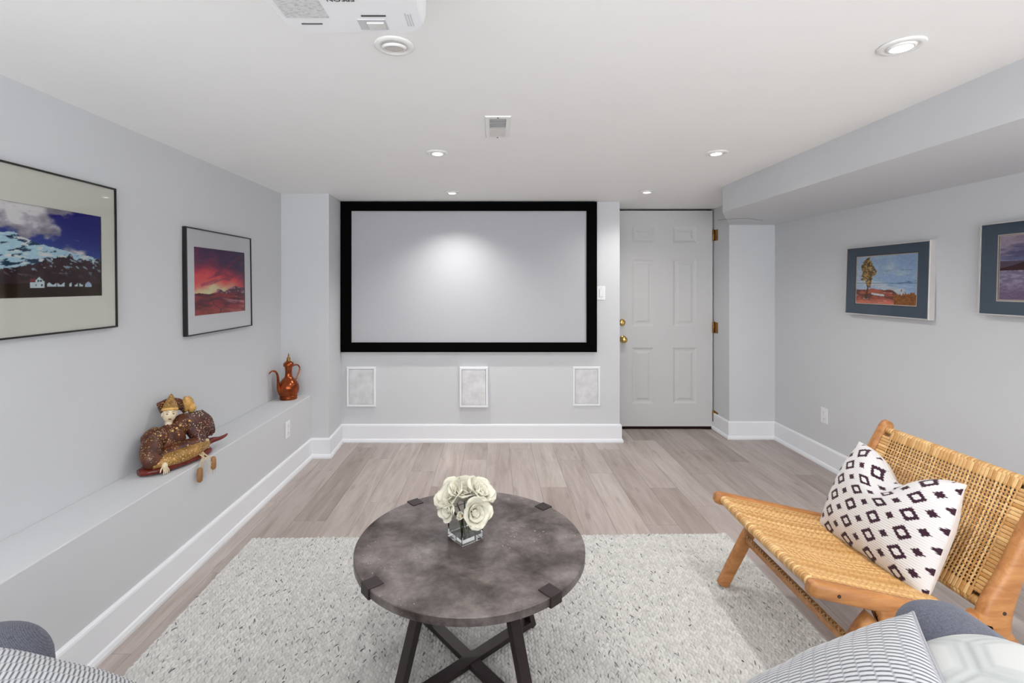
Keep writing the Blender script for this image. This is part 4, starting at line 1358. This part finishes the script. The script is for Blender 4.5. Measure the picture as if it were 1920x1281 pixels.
def weave(name, surf, normal, sdir, tdir, sw, tl, pitch, fill, border_s, border_t, parent, amp=0.0014, tone=1.0):
    """surf(s, t) -> points (n,3); strands along t at each s, along s at each t, over and under"""
    V, F, C = [], [], []
    ns, nt = int(sw / pitch), int(tl / pitch)
    S_ = (np.arange(ns) + 0.5) * sw / ns
    T_ = (np.arange(nt) + 0.5) * tl / nt
    ps, pt = sw / ns, tl / nt
    m = 3
    tt = np.linspace(0, tl, nt * m + 1)
    ss = np.linspace(0, sw, ns * m + 1)
    for i, s in enumerate(S_):
        if s < border_s or s > sw - border_s: continue
        pts = surf(np.full_like(tt, s), tt)
        nr = normal(np.full_like(tt, s), tt)
        ph = np.cos(PI * (tt / pt - 0.5) + PI * i) * amp
        ph = np.where((tt < border_t) | (tt > tl - border_t), amp, ph)
        wd = np.where((tt < border_t) | (tt > tl - border_t), ps * 0.98, ps * fill)
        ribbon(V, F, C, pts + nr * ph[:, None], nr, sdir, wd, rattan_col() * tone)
    for j, t in enumerate(T_):
        if t < border_t * 0.9 or t > tl - border_t * 0.9: continue
        pts = surf(ss, np.full_like(ss, t))
        nr = normal(ss, np.full_like(ss, t))
        ph = -np.cos(PI * (ss / ps - 0.5) + PI * j) * amp
        ph = np.where((ss < border_s) | (ss > sw - border_s), amp, ph)
        wd = np.where((ss < border_s) | (ss > sw - border_s), pt * 0.98, pt * fill)
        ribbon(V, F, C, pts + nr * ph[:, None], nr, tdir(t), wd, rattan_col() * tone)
    o = py_obj(name, np.concatenate(V), np.concatenate(F), M_RATTAN, parent, True, np.clip(np.concatenate(C), 0, 1))
    md = o.modifiers.new('thickness', 'SOLIDIFY'); md.thickness = 0.0012
    o['kind'] = 'stuff'
    return o

# seat surface: from the front roll to the rear bar, sagging slightly
SWID = YW1 - YW0
SX_A, SX_B = 1.008, 1.425
def sag(s, t, L, d): return d * np.sin(PI * s / SWID) * np.sin(PI * np.clip(t / L, 0, 1)) ** 0.7
def seat_surf(s, t):
    x = SX_A + t
    z = seat_z(x) + 0.018 - sag(s, t, 0.417, 0.022) - 0.012 * np.sin(PI * s / SWID) * np.exp(-t / 0.08)
    return np.stack([x - 1.35, YW0 + s - 1.81, z], -1)
def seat_nrm(s, t):
    return np.broadcast_to(np.array([0.21, 0, 0.978]), s.shape + (3,))
weave('seat_weave', seat_surf, seat_nrm, np.array([0, 1.0, 0]), lambda t: np.array([0.978, 0, -0.21]), SWID, SX_B - SX_A, 0.0098, 0.90, 0.0, 0.012, ch, 0.0010)
# back surface
bA, bB = np.array([1.548, 0.325]), np.array([1.722, 0.700])
bd = (bB - bA) / np.linalg.norm(bB - bA)
bn = np.array([-bd[1], bd[0]])
BL = np.linalg.norm(bB - bA)
def back_surf(s, t):
    q = bA[None] + bd[None] * t[:, None] + bn[None] * (0.016 - 0.012 * np.sin(PI * s / SWID) * np.sin(PI * t / BL))[:, None]
    return np.stack([q[:, 0] - 1.35, YW0 + s - 1.81, q[:, 1]], -1)
def back_nrm(s, t):
    return np.broadcast_to(np.array([bn[0], 0, bn[1]]), s.shape + (3,))
weave('back_weave', back_surf, back_nrm, np.array([0, 1.0, 0]), lambda t: np.array([bd[0], 0, bd[1]]), SWID, BL, 0.0128, 0.48, 0.040, 0.034, ch, 0.0009)
def back_surf2(s, t):
    p = back_surf(s, t)
    return p - 0.027 * np.array([bn[0], 0, bn[1]])
weave('rear_weave', back_surf2, back_nrm, np.array([0, 1.0, 0]), lambda t: np.array([bd[0], 0, bd[1]]), SWID, BL, 0.0128, 0.72, 0.040, 0.034, ch, 0.0009, 0.45)  # rear layer, toned down to paint shade into the holes of the back
# wrapped rolls: front of the seat, rear of the seat, top and bottom of the back
def wrapped_roll(name, x, z, r, sagd=0.0):
    n = int(SWID / 0.0118)
    V, F, C = [], [], []
    seg = 14
    for k in range(n):
        y0, y1 = YW0 + SWID * k / n + 0.0003, YW0 + SWID * (k + 1) / n - 0.0003
        col = rattan_col()
        b = sum(len(v) for v in V)
        rows = []
        for f_, rr_ in ((0, r - 0.0012), (0.3, r + 0.0003), (0.7, r + 0.0003), (1, r - 0.0012)):
            yy = y0 + (y1 - y0) * f_
            dz = -sagd * math.sin(PI * (yy - YW0) / SWID)
            rows.append(np.array([L3(x + rr_ * math.cos(2 * PI * i / seg), yy, z + dz + rr_ * math.sin(2 * PI * i / seg)) for i in range(seg)]))
        V.append(np.concatenate(rows))
        C.append(np.broadcast_to(col, (4 * seg, 3)))
        f = []
        for a in range(3):
            for i in range(seg):
                j = (i + 1) % seg
                f.append((b + a * seg + i, b + a * seg + j, b + (a + 1) * seg + j, b + (a + 1) * seg + i))
        F.append(np.array(f))
    o = py_obj(name, np.concatenate(V), np.concatenate(F), M_RATTAN, ch, True, np.clip(np.concatenate(C), 0, 1))
    o['kind'] = 'stuff'
    k = r - 0.0026
    sweep('dowel', [L3(x, YW0 - 0.012, z) + (k, k), L3(x, (YW0 + YW1) / 2, z - sagd) + (k, k), L3(x, YW1 + 0.012, z) + (k, k)] if not sagd else
          [L3(x, YW0 - 0.012 + (SWID + 0.024) * i / 10, z - sagd * math.sin(PI * i / 10)) + (k, k) for i in range(11)], M_TEAK, ch, seg=14)
wrapped_roll('front_roll', 1.004, seat_z(1.004) + 0.002, 0.0175, 0.010)
wrapped_roll('rear_roll', 1.428, seat_z(1.428) + 0.002, 0.016)
tz = bB + bn * 0.001
wrapped_roll('top_roll', tz[0], tz[1], 0.0165)
tz = bA + bn * 0.001
wrapped_roll('bottom_roll', tz[0], tz[1], 0.0165)
# stretcher between the front legs with criss-cross rattan lashings
sweep('stretcher', [L3(1.112, YW0, 0.218) + (0.013, 0.017), L3(1.112, (YW0 + YW1) / 2, 0.218) + (0.013, 0.017), L3(1.112, YW1, 0.218) + (0.013, 0.017)], M_TEAK, ch, (0, 0, 1), 14, 3)
V, F, C = [], [], []
n = 34
for k in range(n):
    for sgn in (0, 1):
        y0 = YW0 + SWID * (k + 0.1) / n; y1 = YW0 + SWID * (k + 0.9) / n
        if sgn: y0, y1 = y1, y0
        a = np.array(L3(1.098, y0, 0.232)); b_ = np.array(L3(1.107, y1, 0.246))
        pts = np.stack([a, (a + b_) / 2 + np.array([-0.002, 0, 0.001]), b_])
        ribbon(V, F, C, pts, np.array([-0.7, 0, 0.7]), np.array([0, 1.0, 0]), 0.0045, rattan_col() * 0.6)
o = py_obj('stretcher_lashing', np.concatenate(V), np.concatenate(F), M_RATTAN, ch, True, np.clip(np.concatenate(C), 0, 1))
md = o.modifiers.new('thickness', 'SOLIDIFY'); md.thickness = 0.001
o['kind'] = 'stuff'

# ------------------------------------------------------------------ cushions
def make_pillow(name, origin, uax, vax, w, h, th, pattern, label, n=200, pinch=0.07, chop=0.0, back=(228, 222, 214), relief=None, group=None, power=0.5, soft=0.0):
    """uax: along the width, vax: up the height, normal = uax x vax (towards the pattern side)"""
    u_ = Vector(uax).normalized()
    v_ = Vector(vax); v_ = (v_ - u_ * v_.dot(u_)).normalized()
    n_ = u_.cross(v_)
    g = np.linspace(-1, 1, n)
    U, Vv = np.meshgrid(g, g)
    def surf(sign):
        eu, ev = 1 - np.abs(U) ** 2.4, 1 - np.abs(Vv) ** 2.4
        T = (np.clip(eu, 0, 1) * np.clip(ev, 0, 1)) ** power * th / 2
        # wrinkles running in from the corners and seams
        wr = 0.0022 * np.sin(9 * (U + Vv) + 2 * np.sin(3 * U)) * (1 - eu * ev) * np.minimum(eu, ev) * 2
        X = w / 2 * U * (1 - pinch * (1 - Vv ** 2) * np.abs(U))
        Y = h / 2 * Vv * (1 - pinch * (1 - U ** 2) * np.abs(Vv))
        X = X * (1 - soft * Vv ** 4)
        Y = Y * (1 - soft * U ** 4)
        if chop:
            X = X * (1 - 0.10 * sstep(0.1, 1.0, Vv))
            dip = chop * np.exp(-((U - 0.06) / 0.40) ** 2) * sstep(-0.1, 1.0, Vv)
            Y = Y - dip
            T = T * (1 - 0.55 * np.exp(-((U - 0.06) / 0.20) ** 2) * sstep(0.2, 1.0, Vv))
        Z = sign * (T + wr)
        if relief is not None and sign > 0:
            Z = Z + relief(U, Vv) * np.minimum(1, 6 * eu * ev)
        return np.stack([X, Y, Z], -1)
    P = np.concatenate([surf(1).reshape(-1, 3), surf(-1).reshape(-1, 3)])
    i = np.arange(n * n).reshape(n, n)
    F1 = np.stack([i[:-1, :-1], i[:-1, 1:], i[1:, 1:], i[1:, :-1]], -1).reshape(-1, 4)
    F2 = np.stack([i[:-1, :-1], i[1:, :-1], i[1:, 1:], i[:-1, 1:]], -1).reshape(-1, 4) + n * n
    cf = lin_np(pattern(U, Vv)).reshape(-1, 3)
    cb = np.broadcast_to(lin_np(np.array(back, float)), cf.shape)
    # local origin at the pillow's centre; axes baked into the object rotation
    M = Matrix((u_, v_, n_)).transposed().to_4x4()
    M.translation = Vector(origin)
    root = empty('throw_pillow', (0, 0, 0), 0, label, 'pillow', group)
    root.matrix_world = M
    py_obj('front_cover', P[:n * n], F1, M_PILLOW, root, True, cf)
    # coarser back panel
    k = 5 if (n - 1) % 5 == 0 else 1
    sub = np.unique(np.concatenate([np.arange(0, n, 4), [n - 1]]))
    ii = np.arange(len(sub) ** 2).reshape(len(sub), len(sub))
    Pb = surf(-1)[np.ix_(sub, sub)].reshape(-1, 3)
    Fb = np.stack([ii[:-1, :-1], ii[1:, :-1], ii[1:, 1:], ii[:-1, 1:]], -1).reshape(-1, 4)
    py_obj('back_cover', Pb, Fb, M_PILLOW, root, True, np.broadcast_to(lin_np(np.array(back, float)), Pb.shape))
    # seam cord round the edge
    S1 = surf(1)
    loop = np.concatenate([S1[0, ::6], S1[::6, -1], S1[-1, ::-6], S1[::-6, 0]])
    rows = [tuple(p) + (0.0022, 0.0022) for p in loop] + [tuple(loop[0]) + (0.0022, 0.0022)]
    keep = [rows[0]]
    for r_ in rows[1:]:
        if (Vector(r_[:3]) - Vector(keep[-1][:3])).length > 1e-4:
            keep.append(r_)
    sweep('seam', keep, plain(name + '_seam', lin(*back), 0.9), root, (0, 0, 1), 6)
    return root

def pat_diamond(U, V):
    W = np.broadcast_to(rgb(216, 214, 214), U.shape + (3,)).copy()
    nu, nvv = 4.7, 5.8                     # lattice of diamond rings, a small diamond in the middle of each cell
    cu, cv = (U + 1) / 2 * nu + 0.62, (V + 1) / 2 * nvv + 0.10
    tooth = np.where(np.abs(((cv * 11) % 1) - 0.5) < 0.25, 1.0, -1.0)
    a, b = np.abs((cu % 1) - 0.5), np.abs((cv % 1) - 0.5)
    d1 = a * 1.30 + b
    ring = (d1 + 0.022 * tooth < 0.400) & ~(np.maximum(d1 + 0.012 * tooth, 1.25 * np.maximum(a, b)) < 0.195)
    a2, b2 = np.abs(((cu + 0.5) % 1) - 0.5), np.abs(((cv + 0.5) % 1) - 0.5)
    dot = a2 * 1.22 + b2 + 0.022 * tooth < 0.200
    W = np.where((ring | dot)[..., None], rgb(58, 34, 48), W)
    rib = 0.5 + 0.5 * np.cos(2 * PI * V * 24 + 0.0 * U)
    return W * (0.985 - 0.05 * (rib[..., None] > 0.94))
def rel_rib(U, V):
    return 0.0009 * np.abs(np.sin(PI * (V * 24)))
make_pillow('diamond', (1.480, 1.812, 0.486), (0.05, -1, 0.0), (0.40, 0, 0.92), 0.49, 0.405, 0.19, pat_diamond,
            'white knitted pillow with dark square and dot pattern on the rattan chair', 330, 0.06, 0.080, (214, 206, 200), rel_rib)

def striped(nrow, nbar, slant=0.30):
    """rows of short slanted bars, each row shifted by half a bar; returns (colour, relief) functions"""
    def bars(U, V):
        r = (U + 1) / 2 * nrow
        row = np.floor(r)
        fr = r - row
        return fr, ((V + 1) / 2 * nbar + np.where(row % 2 == 0, 0.0, 0.5) + slant * fr) % 1.0
    def pat(U, V):
        fr, f = bars(U, V)
        shade = sstep(0.0, 0.42, f) * sstep(1.0, 0.80, f)
        c = mixc(np.broadcast_to(rgb(62, 64, 70), U.shape + (3,)), rgb(186, 188, 192), shade)
        return mixc(c, rgb(150, 152, 158), 0.8 * (np.minimum(fr, 1 - fr) < 0.07).astype(float))
    def rel(U, V):
        fr, f = bars(U, V)
        return 0.0009 * np.sin(PI * f) * np.sqrt(np.clip(np.sin(PI * fr), 0, 1))
    return pat, rel
pat_r, rel_r = striped(21.0, 46.0)
pat_l, rel_l = striped(18.0, 66.0, -0.25)

def hexd(U, V, s):
    x, y = U * s, V * s
    r = np.array([1.0, math.sqrt(3)])
    ax, ay = np.mod(x, r[0]) - r[0] / 2, np.mod(y, r[1]) - r[1] / 2
    bx, by = np.mod(x - r[0] / 2, r[0]) - r[0] / 2, np.mod(y - r[1] / 2, r[1]) - r[1] / 2
    c = (ax ** 2 + ay ** 2) < (bx ** 2 + by ** 2)
    gx, gy = np.abs(np.where(c, ax, bx)), np.abs(np.where(c, ay, by))
    return 0.5 - np.maximum(gx, gx * 0.5 + gy * math.sqrt(3) / 2)     # distance to the cell's edge
def pat_hex(U, V):
    d = hexd(U, V, 1.9)
    line = sstep(0.09, 0.05, np.abs(d - 0.10)) * 0.5 + sstep(0.045, 0.02, d) * 0.7
    c = mixc(np.broadcast_to(rgb(190, 192, 191), U.shape + (3,)), rgb(150, 157, 159), line * 0.7)
    return c
def rel_hex(U, V):
    d = hexd(U, V, 1.9)
    return 0.0022 * (sstep(0.0, 0.05, d) - 0.5 * sstep(0.08, 0.1, d) + 0.5 * sstep(0.12, 0.15, d))

def corner_pillow(corner, adir, bdir, size, th, **kw):
    a = Vector(adir).normalized()
    b = Vector(bdir); b = (b - a * b.dot(a)).normalized()
    c = Vector(corner) + a * size / 2 + b * size / 2
    n = a.cross(b)
    if n.dot(Vector((0, 0, 1.34)) - c) < 0:
        return c, b, a
    return c, a, b
GP = 'grey striped pillows on the sofa'
c, ua, vb_ = corner_pillow((0.700, 0.805, 0.785), (-0.66, 0.30, -0.66), (-0.62, -0.76, -0.10), 0.45, 0.15)
make_pillow('bars_r', c, ua, vb_, 0.46, 0.46, 0.13, pat_r, 'grey and white striped pillow in front of the white pillow, sofa right end', 340, 0.05, 0, (150, 150, 156), rel_r, GP)
c, ua, vb_ = corner_pillow((-0.80, 0.76, 0.762), (0.66, 0.22, -0.47), (0.60, -0.78, -0.10), 0.45, 0.15)
make_pillow('bars_l', c, ua, vb_, 0.46, 0.46, 0.16, pat_l, 'grey and white striped pillow against the left arm of the sofa', 420, 0.05, 0, (150, 150, 156), rel_l, GP)
make_pillow('hex', (0.615, 0.560, 0.645), (0, -1, 0), (0.75, 0.10, 0.62), 0.50, 0.50, 0.15, pat_hex,
            'white pillow with a tone on tone hexagon pattern in the sofa corner', 160, 0.0, 0, (188, 190, 189), rel_hex, soft=0.17)

# ------------------------------------------------------------------ sofa (below and in front of the camera)
so = empty('grey_sofa', (-0.02, 0.55, 0), label='navy grey upholstered sofa seen only by its two arm ends at the bottom corners', cat='sofa')
def sbox(name, lo, hi, bev, seg=5, par=so):
    return box(name, (lo[0] + 0.02, lo[1] - 0.55, lo[2]), (hi[0] + 0.02, hi[1] - 0.55, hi[2]), M_SOFA, par, bev, seg, smooth=True)
sbox('arm', (-1.15, 0.10, 0.10), (-0.938, 1.09, 0.625), 0.102, 9)
sbox('arm', (0.875, 0.10, 0.10), (1.045, 1.10, 0.652), 0.075, 8)
sbox('sofa_back', (-0.92, 0.06, 0.10), (0.88, 0.24, 0.78), 0.06)
sbox('sofa_base', (-0.93, 0.14, 0.10), (0.89, 0.98, 0.29), 0.02)
for k in range(2):
    sbox('seat_cushion', (-0.90 + k * 0.885, 0.27, 0.29), (-0.90 + (k + 1) * 0.885 - 0.006, 1.0, 0.445), 0.035)
    sbox('back_cushion', (-0.90 + k * 0.885, 0.225, 0.43), (-0.90 + (k + 1) * 0.885 - 0.006, 0.37, 0.80), 0.055)
for sx in (-1.06, 0.98):
    for sy in (0.18, 0.98):
        lathe('sofa_foot', [(0.016, RUG_H if abs(sx) < 1.2 and sy > 0.3 else 0.0), (0.022, 0.09), (0.024, 0.115)], M_STEEL, so, 16, (sx + 0.02, sy - 0.55, 0))
